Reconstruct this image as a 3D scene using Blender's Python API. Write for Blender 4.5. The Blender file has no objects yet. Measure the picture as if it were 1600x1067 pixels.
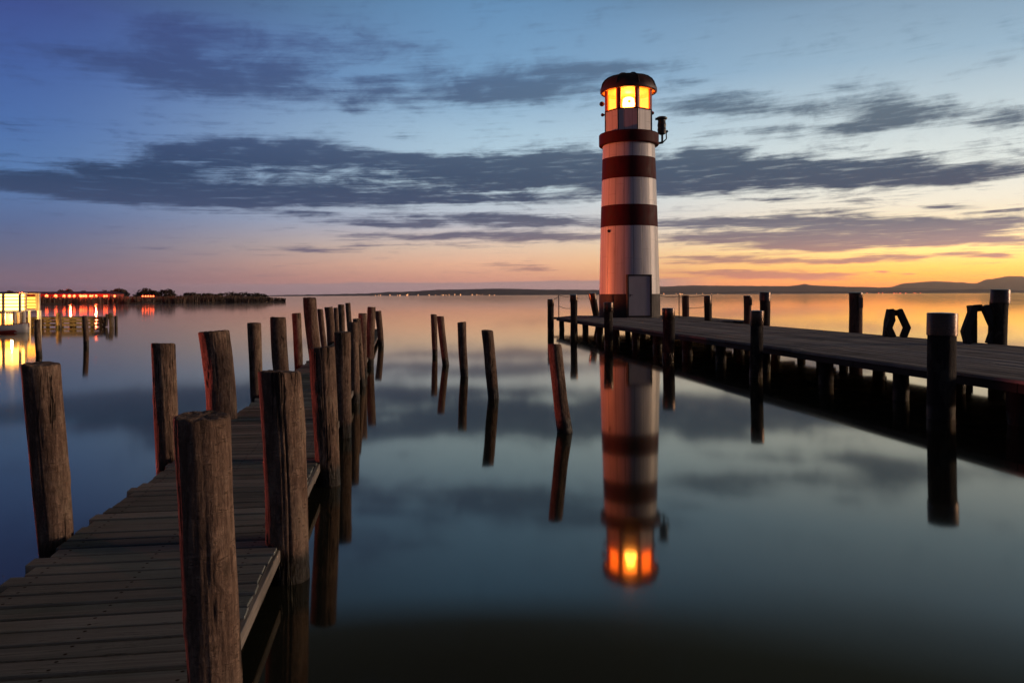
import bpy, bmesh, math, random
from mathutils import Vector, Matrix, noise
random.seed(7)
SC = bpy.context.scene
COL = SC.collection
PI = math.pi
F, ZC, RHO = 1250.0, 1.75, 0.0045      # focal length in photo pixels, eye height above the lake, camera roll
TH = math.atan(0.144)                   # both piers run this much to the left of straight ahead

def unroll(px, py):
    dx, dy = px - 800.0, py - 461.0
    return dx - RHO * dy, dy + RHO * dx
def at(px, py, Y):
    a, b = unroll(px, py)
    return Vector((a * Y / F, Y, ZC - b * Y / F))
def dist(px, py, z=0.0):                # distance of the point of height z seen there
    return (ZC - z) * F / unroll(px, py)[1]

def lin(c):
    return tuple((v / 255 / 12.92) if v / 255 <= 0.04045 else ((v / 255 + 0.055) / 1.055) ** 2.4 for v in c)

# ------------------------------------------------------------------ node helper
class NT:
    def __init__(s, tree): s.t = tree; s.n = tree.nodes; s.l = tree.links
    def node(s, typ, **kw):
        n = s.n.new(typ)
        for k, v in kw.items(): setattr(n, k, v)
        return n
    def put(s, sock, v):
        if isinstance(v, bpy.types.NodeSocket): s.l.new(v, sock)
        elif v is not None: sock.default_value = v
    def m(s, op, a, b=None, c=None, clamp=False):
        n = s.node('ShaderNodeMath', operation=op, use_clamp=clamp)
        for i, v in enumerate((a, b, c)): s.put(n.inputs[i], v)
        return n.outputs[0]
    def v(s, op, a, b=None, c=None):
        n = s.node('ShaderNodeVectorMath', operation=op)
        for i, x in enumerate((a, b, c)):
            if x is not None: s.put(n.inputs[i], x)
        return n.outputs['Value'] if op in ('DOT_PRODUCT', 'LENGTH') else n.outputs[0]
    def ramp(s, fac, stops, interp='LINEAR'):
        n = s.node('ShaderNodeValToRGB'); r = n.color_ramp; r.interpolation = interp
        while len(r.elements) < len(stops): r.elements.new(0.5)
        for e, (p, c) in zip(r.elements, stops):
            e.position = p; e.color = (c, c, c, 1) if isinstance(c, (int, float)) else (*c[:3], 1)
        s.put(n.inputs[0], fac); return n.outputs[0]
    def mix(s, fac, a, b, mode='MIX'):
        n = s.node('ShaderNodeMix', data_type='RGBA', blend_type=mode)
        s.put(n.inputs[0], fac)
        for i, x in ((6, a), (7, b)):
            s.put(n.inputs[i], (*x[:3], 1) if isinstance(x, tuple) else x)
        return n.outputs[2]
    def noise(s, vec, scale, detail=4, rough=0.55, dist=0.0, typ=None):
        n = s.node('ShaderNodeTexNoise')
        s.put(n.inputs['Vector'], vec); n.inputs['Scale'].default_value = scale
        n.inputs['Detail'].default_value = detail; n.inputs['Roughness'].default_value = rough
        n.inputs['Distortion'].default_value = dist
        return n.outputs[0]
    def step(s, x, lo, hi, out_lo=0.0, out_hi=1.0):
        n = s.node('ShaderNodeMapRange', interpolation_type='SMOOTHSTEP')
        s.put(n.inputs[0], x)
        for i, v_ in enumerate((lo, hi, out_lo, out_hi)): s.put(n.inputs[1 + i], v_)
        return n.outputs[0]
    def scale(s, vec, k): return s.v('MULTIPLY', vec, k)

def material(name):
    m = bpy.data.materials.new(name); m.use_nodes = True
    nt = NT(m.node_tree); b = m.node_tree.nodes['Principled BSDF']
    return m, nt, b
def bump(nt, b, h, strength=0.4, distance=0.02):
    n = nt.node('ShaderNodeBump'); n.inputs['Strength'].default_value = strength
    n.inputs['Distance'].default_value = distance
    nt.put(n.inputs['Height'], h); nt.l.new(n.outputs[0], b.inputs['Normal'])

def wood_post_mat(name, c_dark, c_mid, c_light, wet=True):
    m, nt, b = material(name)
    tc = nt.node('ShaderNodeTexCoord'); oi = nt.node('ShaderNodeObjectInfo')
    off = nt.v('SCALE', (37.0, 19.0, 53.0)); off.node.inputs['Scale'].default_value = 1
    nt.put(off.node.inputs['Scale'], oi.outputs['Random'])
    p = nt.v('ADD', tc.outputs['Object'], off)
    streak = nt.noise(nt.scale(p, (24, 24, 3.6)), 1.0, 7, 0.66, 0.5)
    mott = nt.noise(nt.scale(p, (30, 30, 22)), 1.0, 6, 0.68, 0.6)
    scr = nt.noise(nt.scale(p, (9, 9, 70)), 1.0, 4, 0.6, 0.3)
    scr = nt.m('MULTIPLY', nt.step(nt.m('ABSOLUTE', nt.m('SUBTRACT', scr, 0.5)), 0.0, 0.02, 1.0, 0.0), nt.step(mott, 0.48, 0.6))
    fine = nt.noise(nt.scale(p, (95, 95, 16)), 1.0, 4, 0.62)
    patch = nt.noise(nt.scale(p, (5, 5, 2.2)), 1.0, 4, 0.6, 0.6)
    # drying cracks: thin vertical lines where a stretched noise crosses its middle
    cn = nt.noise(nt.scale(p, (13, 13, 0.8)), 1.0, 3, 0.6, 0.5)
    crack = nt.step(nt.m('ABSOLUTE', nt.m('SUBTRACT', cn, 0.5)), 0.0, 0.03, 1.0, 0.0)
    gate = nt.step(nt.noise(nt.scale(p, (4, 4, 1.3)), 1.0, 2), 0.5, 0.62)
    crack = nt.m('MULTIPLY', crack, gate)
    # knots
    vo = nt.node('ShaderNodeTexVoronoi'); nt.put(vo.inputs['Vector'], nt.scale(p, (6, 6, 3.6))); vo.inputs['Scale'].default_value = 1.0
    knot = nt.step(nt.m('ADD', vo.outputs['Distance'], nt.m('MULTIPLY', nt.m('SUBTRACT', fine, 0.5), 0.2)), 0.06, 0.2, 1.0, 0.0)
    ring = nt.m('MULTIPLY', nt.step(vo.outputs['Distance'], 0.22, 0.28), nt.step(vo.outputs['Distance'], 0.28, 0.36, 1.0, 0.0))
    t = nt.m('ADD', nt.m('ADD', nt.m('MULTIPLY', streak, 0.32), nt.m('MULTIPLY', mott, 0.34)), nt.m('ADD', nt.m('MULTIPLY', fine, 0.2), nt.m('MULTIPLY', patch, 0.34)))
    col = nt.ramp(t, [(0.36, c_dark), (0.58, c_mid), (0.80, c_light)])
    hue = nt.mix(nt.m('MULTIPLY', nt.step(patch, 0.5, 0.7), 0.3), col, (0.16, 0.145, 0.10))
    col = nt.mix(nt.m('MULTIPLY', knot, 0.55), hue, (0.045, 0.03, 0.02))
    col = nt.mix(nt.m('MULTIPLY', scr, 0.55), col, (0.03, 0.02, 0.014))
    col = nt.mix(nt.m('MULTIPLY', crack, 0.9), col, (0.012, 0.008, 0.006))
    if wet:   # the slimy black tide line just above the lake, with its ragged edge
        z = nt.node('ShaderNodeSeparateXYZ'); nt.put(z.inputs[0], tc.outputs['Object'])
        zz = nt.m('ADD', z.outputs[2], nt.m('MULTIPLY', nt.m('SUBTRACT', fine, 0.5), 0.1))
        w = nt.step(zz, 0.13, 0.23, 1.0, 0.0)
        col = nt.mix(nt.m('MULTIPLY', w, 0.93), col, (0.009, 0.009, 0.006))
        nt.put(b.inputs['Roughness'], nt.step(w, 0, 1, 0.85, 0.35))
    else: b.inputs['Roughness'].default_value = 0.85
    nt.put(b.inputs['Base Color'], col)
    h = nt.m('SUBTRACT', nt.m('ADD', nt.m('MULTIPLY', streak, 0.4), nt.m('ADD', nt.m('MULTIPLY', fine, 0.25), nt.m('MULTIPLY', mott, 0.35))), nt.m('MULTIPLY', scr, 0.25))
    h = nt.m('SUBTRACT', nt.m('ADD', h, nt.m('MULTIPLY', ring, 0.12)), nt.m('MULTIPLY', crack, 1.4))
    bump(nt, b, h, 1.0, 0.02)
    b.inputs['Specular IOR Level'].default_value = 0.25
    return m

def plank_mat(name, axis, pitch, c_dark, c_light, seed=0.0, nails=()):
    """weathered boards; axis = the object axis along the grain; colour varies from board to board"""
    m, nt, b = material(name)
    tc = nt.node('ShaderNodeTexCoord'); s = nt.node('ShaderNodeSeparateXYZ'); nt.put(s.inputs[0], tc.outputs['Object'])
    across = s.outputs[1 - axis]; along = s.outputs[axis]
    idx = nt.m('FLOOR', nt.m('DIVIDE', across, pitch))
    wn = nt.node('ShaderNodeTexWhiteNoise', noise_dimensions='1D'); nt.put(wn.inputs['W'], nt.m('ADD', idx, seed))
    per = wn.outputs[0]
    c = nt.node('ShaderNodeCombineXYZ')
    nt.put(c.inputs[0], nt.m('ADD', nt.m('MULTIPLY', along, 1.3), nt.m('MULTIPLY', per, 40)))
    nt.put(c.inputs[1], nt.m('MULTIPLY', across, 60)); nt.put(c.inputs[2], nt.m('MULTIPLY', s.outputs[2], 38))
    grain = nt.noise(c.outputs[0], 1.0, 6, 0.65, 0.6)
    fine = nt.noise(nt.scale(c.outputs[0], (3, 4, 4)), 1.0, 3, 0.6)
    blot = nt.noise(tc.outputs['Object'], 1.7, 5, 0.6)
    t = nt.m('ADD', nt.m('ADD', nt.m('MULTIPLY', grain, 0.5), nt.m('MULTIPLY', fine, 0.2)), nt.m('ADD', nt.m('MULTIPLY', per, 0.22), nt.m('MULTIPLY', blot, 0.35)))
    col = nt.ramp(t, [(0.36, c_dark), (0.9, c_light)])
    crack = nt.step(nt.m('ABSOLUTE', nt.m('SUBTRACT', grain, 0.52)), 0.0, 0.02, 1.0, 0.0)
    crack = nt.m('MULTIPLY', crack, nt.step(blot, 0.5, 0.6))
    col = nt.mix(nt.m('MULTIPLY', crack, 0.8), col, (0.008, 0.008, 0.008))
    moss = nt.m('MULTIPLY', nt.step(nt.noise(tc.outputs['Object'], 0.9, 3), 0.55, 0.72), 0.35)
    col = nt.mix(moss, col, (0.06, 0.062, 0.03))
    if nails:                     # rusty nail heads, two per board over each stringer
        fr = nt.m('SUBTRACT', nt.m('DIVIDE', across, pitch), idx)
        fy = nt.m('MULTIPLY', nt.m('SUBTRACT', nt.m('ABSOLUTE', nt.m('SUBTRACT', fr, 0.5)), 0.24), pitch)
        hit = 0.0
        for xn in nails:
            dx = nt.m('SUBTRACT', nt.m('ADD', along, nt.m('MULTIPLY', per, 0.03)), xn)
            r2 = nt.m('ADD', nt.m('MULTIPLY', dx, dx), nt.m('MULTIPLY', fy, fy))
            hit = nt.m('ADD', hit, nt.step(r2, 0.00003, 0.00012, 1.0, 0.0))
        col = nt.mix(nt.m('MULTIPLY', hit, 0.9, clamp=True), col, (0.02, 0.012, 0.009))
    nt.put(b.inputs['Base Color'], col)
    nt.put(b.inputs['Roughness'], nt.step(blot, 0.3, 0.7, 0.75, 0.95))
    b.inputs['Specular IOR Level'].default_value = 0.0
    bump(nt, b, nt.m('SUBTRACT', nt.m('ADD', nt.m('MULTIPLY', grain, 0.7), nt.m('MULTIPLY', fine, 0.25)), crack), 0.16, 0.006)
    return m

def plain_mat(name, col, rough=0.6, metal=0.0, var=0.25, scale=3.0, stretch=(1, 1, 1), bmp=0.15):
    m, nt, b = material(name)
    tc = nt.node('ShaderNodeTexCoord')
    n = nt.noise(nt.scale(tc.outputs['Object'], stretch), scale, 5, 0.6, 0.3)
    lo = tuple(v * (1 - var) for v in col); hi = tuple(min(1, v * (1 + var)) for v in col)
    nt.put(b.inputs['Base Color'], nt.ramp(n, [(0.3, lo), (0.7, hi)]))
    nt.put(b.inputs['Roughness'], nt.step(n, 0.2, 0.8, max(0.02, rough - 0.12), min(1, rough + 0.12)))
    b.inputs['Metallic'].default_value = metal
    if name == 'dark_red_paint': b.inputs['Specular IOR Level'].default_value = 0.15
    bump(nt, b, n, bmp, 0.01)
    return m

def glow_mat(name, col, strength):
    m, nt, b = material(name)
    b.inputs['Base Color'].default_value = (*[min(1, c) for c in col], 1)
    b.inputs['Emission Color'].default_value = (*col, 1)
    b.inputs['Emission Strength'].default_value = strength
    return m

M = {}
M['post'] = wood_post_mat('weathered_log', (0.018, 0.011, 0.008), (0.135, 0.084, 0.058), (0.44, 0.30, 0.21))
M['tarred'] = wood_post_mat('tarred_log', (0.006, 0.005, 0.005), (0.022, 0.017, 0.015), (0.055, 0.04, 0.034))
M['brown_post'] = wood_post_mat('brown_log', (0.03, 0.015, 0.011), (0.10, 0.05, 0.038), (0.17, 0.09, 0.07))
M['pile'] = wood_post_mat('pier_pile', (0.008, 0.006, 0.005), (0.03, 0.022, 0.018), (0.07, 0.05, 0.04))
JP = 0.157
M['jetty_planks'] = plank_mat('grey_cross_boards', 0, JP, (0.055, 0.060, 0.056), (0.285, 0.305, 0.285), 0.0, (-1.93, -1.40, -0.86))
M['pier_planks'] = plank_mat('brown_grey_long_boards', 1, 0.15, (0.10, 0.088, 0.08), (0.62, 0.57, 0.53), 11.0)
M['edge_board'] = plain_mat('pale_edge_board', (0.17, 0.145, 0.12), 0.75, 0, 0.6, 2.0, (14, 0.8, 14), 0.4)
M['beam'] = plain_mat('dark_beam', (0.022, 0.017, 0.014), 0.85, 0, 0.5, 2.0, (6, 1, 6), 0.4)
M['black_timber'] = plain_mat('black_timber', (0.012, 0.010, 0.010), 0.75, 0, 0.5, 6.0, (3, 3, 1), 0.4)
M['steel'] = plain_mat('brushed_steel', (0.085, 0.062, 0.05), 0.34, 1.0, 0.16, 3.0, (2.5, 2.5, 14), 0.08)
M['black_metal'] = plain_mat('black_metal', (0.012, 0.012, 0.013), 0.45, 0.3, 0.3, 8)
M['dark_red'] = plain_mat('dark_red_paint', (0.055, 0.004, 0.006), 0.65, 0, 0.3, 2.2, (2, 2, 1), 0.1)
M['red_roof'] = plain_mat('red_roof_paint', (0.035, 0.007, 0.006), 0.5, 0, 0.35, 2.5, (2, 2, 1), 0.2)
M['red_glow_frame'] = plain_mat('red_glow_frame_paint', (0.26, 0.02, 0.012), 0.5, 0, 0.25, 3.0)  # lantern frame colour brightened to hold the lamp's red glow
M['base_dark'] = plain_mat('dark_brown_plinth', (0.022, 0.016, 0.014), 0.7, 0, 0.3, 2.5, (3, 3, 0.6), 0.2)
M['door'] = plain_mat('grey_door_paint', (0.40, 0.36, 0.37), 0.55, 0, 0.1, 1.8, (1, 1, 0.5), 0.05)
M['reed'] = plain_mat('dry_reed', (0.105, 0.072, 0.05), 0.9, 0, 0.5, 0.6)
M['leaf'] = plain_mat('dark_leaves', (0.045, 0.045, 0.032), 0.85, 0, 0.5, 0.5)
M['bark'] = plain_mat('bark', (0.05, 0.04, 0.03), 0.9)
M['mud'] = plain_mat('bank_mud', (0.05, 0.038, 0.028), 0.9, 0, 0.4, 0.2)
M['hill'] = plain_mat('forested_hill', (0.055, 0.048, 0.055), 0.95, 0, 0.4, 0.002)
M['white_paint'] = plain_mat('white_painted_boards', (0.6, 0.55, 0.47), 0.6, 0, 0.15, 1.5)
M['red_wall'] = plain_mat('red_painted_wall', (0.35, 0.05, 0.03), 0.7, 0, 0.3, 0.8)
M['grey_wood'] = plain_mat('grey_wood', (0.12, 0.095, 0.075), 0.8, 0, 0.4, 2.0, (6, 1, 6))
M['hull'] = plain_mat('white_hull', (0.6, 0.58, 0.53), 0.4, 0, 0.1, 2)
M['hull_red'] = plain_mat('red_hull_stripe', (0.25, 0.03, 0.025), 0.45, 0, 0.15, 2)

# lighthouse cladding: off-white sheets with thin dark vertical seams and rain streaks
def cladding():
    m, nt, b = material('white_metal_cladding')
    tc = nt.node('ShaderNodeTexCoord'); s = nt.node('ShaderNodeSeparateXYZ'); nt.put(s.inputs[0], tc.outputs['Object'])
    ang = nt.m('MULTIPLY', nt.m('ARCTAN2', s.outputs[1], s.outputs[0]), 20 / (2 * PI))
    idx = nt.m('FLOOR', ang)
    fr = nt.m('ABSOLUTE', nt.m('SUBTRACT', nt.m('SUBTRACT', ang, idx), 0.5))
    seam = nt.step(fr, 0.462, 0.488)
    wn = nt.node('ShaderNodeTexWhiteNoise', noise_dimensions='1D'); nt.put(wn.inputs['W'], idx)
    st = nt.noise(nt.scale(tc.outputs['Object'], (7, 7, 0.35)), 1.0, 5, 0.6)
    col = nt.ramp(st, [(0.3, (0.50, 0.48, 0.47)), (0.7, (0.66, 0.64, 0.62))])
    col = nt.mix(nt.m('MULTIPLY', wn.outputs[0], 0.35), col, (0.44, 0.43, 0.43))
    sn = nt.node('ShaderNodeCombineXYZ'); nt.put(sn.inputs[0], nt.m('MULTIPLY', ang, 3.0)); nt.put(sn.inputs[1], nt.m('MULTIPLY', s.outputs[2], 0.5))
    rust = nt.step(nt.noise(sn.outputs[0], 1.0, 5, 0.65), 0.54, 0.72)
    col = nt.mix(nt.m('MULTIPLY', rust, 0.35), col, (0.27, 0.20, 0.15))
    hz_ = nt.m('ABSOLUTE', nt.m('SUBTRACT', nt.m('FRACT', nt.m('DIVIDE', nt.m('ADD', s.outputs[2], nt.m('MULTIPLY', wn.outputs[0], 1.9)), 1.95)), 0.5))
    col = nt.mix(nt.m('MULTIPLY', nt.step(hz_, 0.49, 0.497), 0.3), col, (0.15, 0.14, 0.14))
    col = nt.mix(nt.m('MULTIPLY', seam, 0.8), col, (0.06, 0.055, 0.055))
    nt.put(b.inputs['Base Color'], col); b.inputs['Roughness'].default_value = 0.42
    bump(nt, b, nt.m('SUBTRACT', nt.m('MULTIPLY', st, 0.2), seam), 0.35, 0.02)
    return m
M['cladding'] = cladding()
def glass():
    m, nt, b = material('glowing_pane'); o = m.node_tree.nodes['Material Output']
    t = nt.node('ShaderNodeBsdfTransparent'); t.inputs[0].default_value = (1, 0.84, 0.58, 1)
    g = nt.node('ShaderNodeBsdfGlossy'); g.inputs['Roughness'].default_value = 0.05
    mx = nt.node('ShaderNodeMixShader'); mx.inputs[0].default_value = 0.06
    nt.l.new(t.outputs[0], mx.inputs[1]); nt.l.new(g.outputs[0], mx.inputs[2])
    e = nt.node('ShaderNodeEmission'); e.inputs[0].default_value = (1.0, 0.13, 0.008, 1); e.inputs[1].default_value = 1.9  # orange lamp glow put into the panes as their own emission
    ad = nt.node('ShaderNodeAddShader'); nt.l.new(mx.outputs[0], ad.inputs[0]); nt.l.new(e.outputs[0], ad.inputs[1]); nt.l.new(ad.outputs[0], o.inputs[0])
    return m
M['glass'] = glass()
M['lamp_lens'] = glow_mat('glowing_lens', (1.0, 0.52, 0.14), 30.0)
M['lamp_bulb'] = glow_mat('lamp_bulb', (1.0, 0.75, 0.42), 40.0)
M['lantern_inside'] = plain_mat('lantern_lining', (0.6, 0.4, 0.2), 0.6, 0, 0.1, 4)
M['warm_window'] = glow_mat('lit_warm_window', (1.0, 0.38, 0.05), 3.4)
M['white_window'] = glow_mat('lit_bright_window', (1.0, 0.46, 0.09), 9.0)
M['red_globe'] = glow_mat('red_lamp_globe', (1.0, 0.10, 0.03), 9.0)
M['town_light'] = glow_mat('town_lamp', (1.0, 0.42, 0.16), 3.0)
M['town_red'] = glow_mat('town_red_lamp', (1.0, 0.12, 0.05), 3.0)
def water_mat():
    m, nt, b = material('still_lake_water')
    tc = nt.node('ShaderNodeTexCoord')
    n = nt.noise(nt.scale(tc.outputs['Object'], (0.05, 0.02, 1)), 1.0, 4, 0.5)
    df = nt.node('ShaderNodeBsdfDiffuse'); nt.put(df.inputs[0], nt.ramp(n, [(0.3, (0.016, 0.017, 0.011)), (0.7, (0.020, 0.021, 0.014))]))
    gl = nt.node('ShaderNodeBsdfGlossy'); gl.inputs[0].default_value = (1.0, 0.935, 0.80, 1); nt.put(gl.inputs['Roughness'], nt.step(n, 0.3, 0.7, 0.048, 0.062))
    fr = nt.node('ShaderNodeFresnel'); fr.inputs[0].default_value = 1.5
    mx = nt.node('ShaderNodeMixShader'); nt.l.new(fr.outputs[0], mx.inputs[0]); nt.l.new(df.outputs[0], mx.inputs[1]); nt.l.new(gl.outputs[0], mx.inputs[2])
    nt.l.new(mx.outputs[0], m.node_tree.nodes['Material Output'].inputs[0]); m.node_tree.nodes.remove(b)
    return m
M['water'] = water_mat()

# ------------------------------------------------------------------ geometry helpers
def link(name, bm, mat, parent=None, loc=None, smooth=None):
    me = bpy.data.meshes.new(name)
    if smooth is not None:
        for f in bm.faces: f.smooth = smooth
    bm.normal_update(); bm.to_mesh(me); bm.free()
    me.materials.append(M[mat] if isinstance(mat, str) else mat)
    o = bpy.data.objects.new(name, me); COL.objects.link(o)
    if parent is not None: o.parent = parent
    if loc is not None: o.location = loc
    return o
def empty(name, loc=(0, 0, 0), rz=0.0):
    o = bpy.data.objects.new(name, None); COL.objects.link(o)
    o.location = loc; o.rotation_euler = (0, 0, rz); o.empty_display_size = 0.3
    return o
def tag(o, label=None, cat=None, group=None, kind=None):
    for k, v in (('label', label), ('category', cat), ('group', group), ('kind', kind)):
        if v: o[k] = v
    return o
def box(bm, lo, hi, jit=0.0):
    x0, y0, z0 = lo; x1, y1, z1 = hi
    r = lambda: random.uniform(-jit, jit)
    vs = [bm.verts.new((x + r(), y + r(), z + r() * 0.3)) for z in (z0, z1) for x, y in ((x0, y0), (x1, y0), (x1, y1), (x0, y1))]
    for q in ((3, 2, 1, 0), (4, 5, 6, 7), (0, 1, 5, 4), (1, 2, 6, 5), (2, 3, 7, 6), (3, 0, 4, 7)):
        bm.faces.new([vs[i] for i in q])
def tube(bm, p0, p1, r0, r1=None, seg=10, caps=True):
    r1 = r0 if r1 is None else r1
    p0, p1 = Vector(p0), Vector(p1); d = (p1 - p0).normalized()
    u = d.cross(Vector((0, 1, 0.01)) if abs(d.y) < 0.9 else Vector((1, 0, 0))).normalized(); w = d.cross(u)
    A, B = [], []
    for i in range(seg):
        a = 2 * PI * i / seg; k = u * math.cos(a) + w * math.sin(a)
        A.append(bm.verts.new(p0 + k * r0)); B.append(bm.verts.new(p1 + k * r1))
    for i in range(seg):
        j = (i + 1) % seg; bm.faces.new((A[i], B[i], B[j], A[j]))
    if caps: bm.faces.new(A); bm.faces.new(B[::-1])
def beam4(bm, p0, p1, w, h):            # square timber between two points
    p0, p1 = Vector(p0), Vector(p1); d = (p1 - p0).normalized()
    u = d.cross(Vector((0, 0, 1)) if abs(d.z) < 0.95 else Vector((0, 1, 0))).normalized(); v = u.cross(d)
    V = [bm.verts.new(p + u * a * w / 2 + v * b * h / 2) for p in (p0, p1) for a, b in ((-1, -1), (1, -1), (1, 1), (-1, 1))]
    for q in ((3, 2, 1, 0), (4, 5, 6, 7), (0, 1, 5, 4), (1, 2, 6, 5), (2, 3, 7, 6), (3, 0, 4, 7)):
        bm.faces.new([V[i] for i in q])
def lathe(bm, prof, seg=64, close_top=False, close_bot=False, ang0=0.0):
    rings = []
    for r, z in prof:
        rings.append([bm.verts.new((r * math.cos(ang0 + 2 * PI * i / seg), r * math.sin(ang0 + 2 * PI * i / seg), z)) for i in range(seg)])
    for A, B in zip(rings, rings[1:]):
        for i in range(seg):
            j = (i + 1) % seg; bm.faces.new((A[i], A[j], B[j], B[i]))
    if close_top: bm.faces.new(rings[-1])
    if close_bot: bm.faces.new(rings[0][::-1])
def ball(bm, c, r, sub=2):
    bmesh.ops.create_icosphere(bm, subdivisions=sub, radius=r, matrix=Matrix.Translation(Vector(c)))

def log_bm(base, top, rb, rt, seg=24, nz=36, rough=0.05, cut=0.0, seed=0, fine=False):
    """a debarked log from well under water to its sawn top; local origin at the waterline"""
    bm = bmesh.new(); base, top = Vector(base), Vector(top)
    ax = top - base; rings = []
    so = Vector((seed * 3.1, seed * 1.7, seed * 5.3))
    ts = [-0.5 / max(ax.z, 0.1)] + [i / nz for i in range(nz + 1)]
    bend = Vector((noise.noise(so) * 0.25, noise.noise(so + Vector((9, 0, 0))) * 0.25, 0)) * rb
    knots = [(random.Random(seed * 7 + k).uniform(0, 6.28), random.Random(seed * 13 + k).uniform(0.12, 0.9) * ax.z) for k in range(5)]
    for t in ts:
        c = base + ax * t + bend * math.sin(max(0, min(1, t)) * PI) * 1.0
        r = rb + (rt - rb) * t; ring = []
        for i in range(seg):
            a = 2 * PI * i / seg; d = Vector((math.cos(a), math.sin(a), 0))
            q = Vector((d.x * 1.3, d.y * 1.3, c.z * 1.6)) + so
            n = noise.noise(q) + 0.5 * noise.noise(Vector((d.x * 3.5, d.y * 3.5, c.z * 2.4)) + so)
            n2 = noise.noise(Vector((d.x * 9, d.y * 9, c.z * 1.2)) + so)
            k = r * (1 + rough * n + rough * 0.35 * n2)
            if fine:                                # drying splits, knots and an uneven rim
                cn = noise.noise(Vector((d.x * 2.6, d.y * 2.6, c.z * 0.55)) + so * 1.3) + 0.25 * noise.noise(Vector((d.x * 7, d.y * 7, c.z * 2.0)) + so)
                gate = max(0.0, min(1.0, 3.0 * (noise.noise(Vector((d.x * 1.1, d.y * 1.1, c.z * 1.1)) - so) + 0.25)))
                k -= r * 0.11 * gate * max(0.0, 1 - abs(cn) / 0.045)
                k += r * 0.012 * noise.noise(Vector((d.x * 22, d.y * 22, c.z * 5)) + so)
                for ka, kz in knots:
                    da = (a - ka + PI) % (2 * PI) - PI; q2 = (da * r / 0.035) ** 2 + ((c.z - kz) / 0.045) ** 2
                    if q2 < 6: k += r * (0.07 * math.exp(-q2) - 0.045 * math.exp(-q2 * 5))
            if t > 0.999: k *= 0.975
            zt = (cut * r * math.cos(a - seed * 2.1) + (0.05 * r * min(0.0, noise.noise(Vector((d.x * 3, d.y * 3, 0)) + so)) if fine else 0)) if t > 0.5 else 0
            ring.append(bm.verts.new(c + d * k + Vector((0, 0, zt * max(0, t - 0.5) * 2))))
        rings.append(ring)
    for A, B in zip(rings, rings[1:]):
        for i in range(seg):
            j = (i + 1) % seg; bm.faces.new((A[i], A[j], B[j], B[i])).smooth = True
    # sawn top: an outer chamfer ring, then rough end grain
    prev = rings[-1]; ctr = sum((v.co for v in prev), Vector()) / seg
    for k, dz in ((0.90, 0.04), (0.55, 0.03), (0.22, 0.05)):
        ring = []
        for v in prev:
            p = ctr + (v.co - ctr) * (k if prev is rings[-1] else k / pk)
            p.z += (dz - (pdz if prev is not rings[-1] else 0)) * rt + noise.noise(p * 30 + so) * rt * 0.05
            ring.append(bm.verts.new(p))
        for i in range(seg):
            j = (i + 1) % seg; bm.faces.new((prev[i], prev[j], ring[j], ring[i]))
        prev, pk, pdz = ring, k, dz
    bm.faces.new(prev)
    return bm

NPOST = [0]
def mooring_post(name, label, top, base, Y, mat='post', group=None, cat='post', cap=None, seg=20, nz=24, rough=0.05, cut=0.05, parent=None, lean_y=0.0, capmat='steel'):
    """top, base = (photo x, y, width) of its two ends at distance Y; carried on down into the lake"""
    NPOST[0] += 1; sd = NPOST[0]
    T, B = at(top[0], top[1], Y), at(base[0], base[1], Y)
    ax = (B - T) / (B.z - T.z)                      # per metre of height
    P0 = T + ax * (0 - T.z)                         # where its axis meets the lake
    rt, rb0 = top[2] * Y / F / 2, base[2] * Y / F / 2
    rb = rt + (rb0 - rt) * (T.z - 0) / max(0.1, T.z - B.z)
    rb = max(0.8 * rt, min(rb, 1.35 * rt))
    tl = Vector((T.x - P0.x, lean_y, T.z))
    H = tl.z
    rr = rt / 1.07 if cap else rt
    fine = Y < 10 and not cap
    if fine: seg, nz = 110, 120
    bm = log_bm((0, 0, 0), tl - (Vector((0, 0, 0.01)) if cap else Vector()), rb if not cap else min(rb, rr * 1.1), rr, seg, nz, rough if not cap else rough * 0.6, cut if not cap else 0, sd, fine)
    if cap:
        root = empty(name, (P0.x, Y, 0)); link('log', bm, mat, root)
        c = bmesh.new(); d = tl.normalized(); cr = rt
        prof = [(cr * 0.985, -cap), (cr, -cap + 0.004), (cr, -0.012), (cr * 0.985, -0.002), (cr * 0.6, 0.006), (0.01, 0.010)]
        lathe(c, prof, 40, True)
        bmesh.ops.transform(c, matrix=Matrix.Translation(tl) @ Vector((0, 0, 1)).rotation_difference(d).to_matrix().to_4x4(), verts=c.verts)
        ob = link('metal_cap', c, capmat, root)
        for i, f in enumerate(ob.data.polygons): f.use_smooth = True
        ob.modifiers.new('edges', 'EDGE_SPLIT').split_angle = 0.6
    else:
        root = link(name, bm, mat, None, (P0.x, Y, 0))
    return tag(root, label, cat, group)

# ------------------------------------------------------------------ lake, hills
bm = bmesh.new()
ys = [-200, -20, 0, 5, 10, 20, 40, 80, 200, 600, 2000, 8000, 41000]
rows = [[bm.verts.new((x, y, 0)) for x in (-40000, -3000, -300, -30, 0, 30, 300, 3000, 40000)] for y in ys]
for A, B in zip(rows, rows[1:]):
    for i in range(len(A) - 1): bm.faces.new((A[i], A[i + 1], B[i + 1], B[i]))
tag(link('water', bm, 'water'), 'still dark lake mirroring the dusk sky', 'water', kind='structure')

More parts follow.
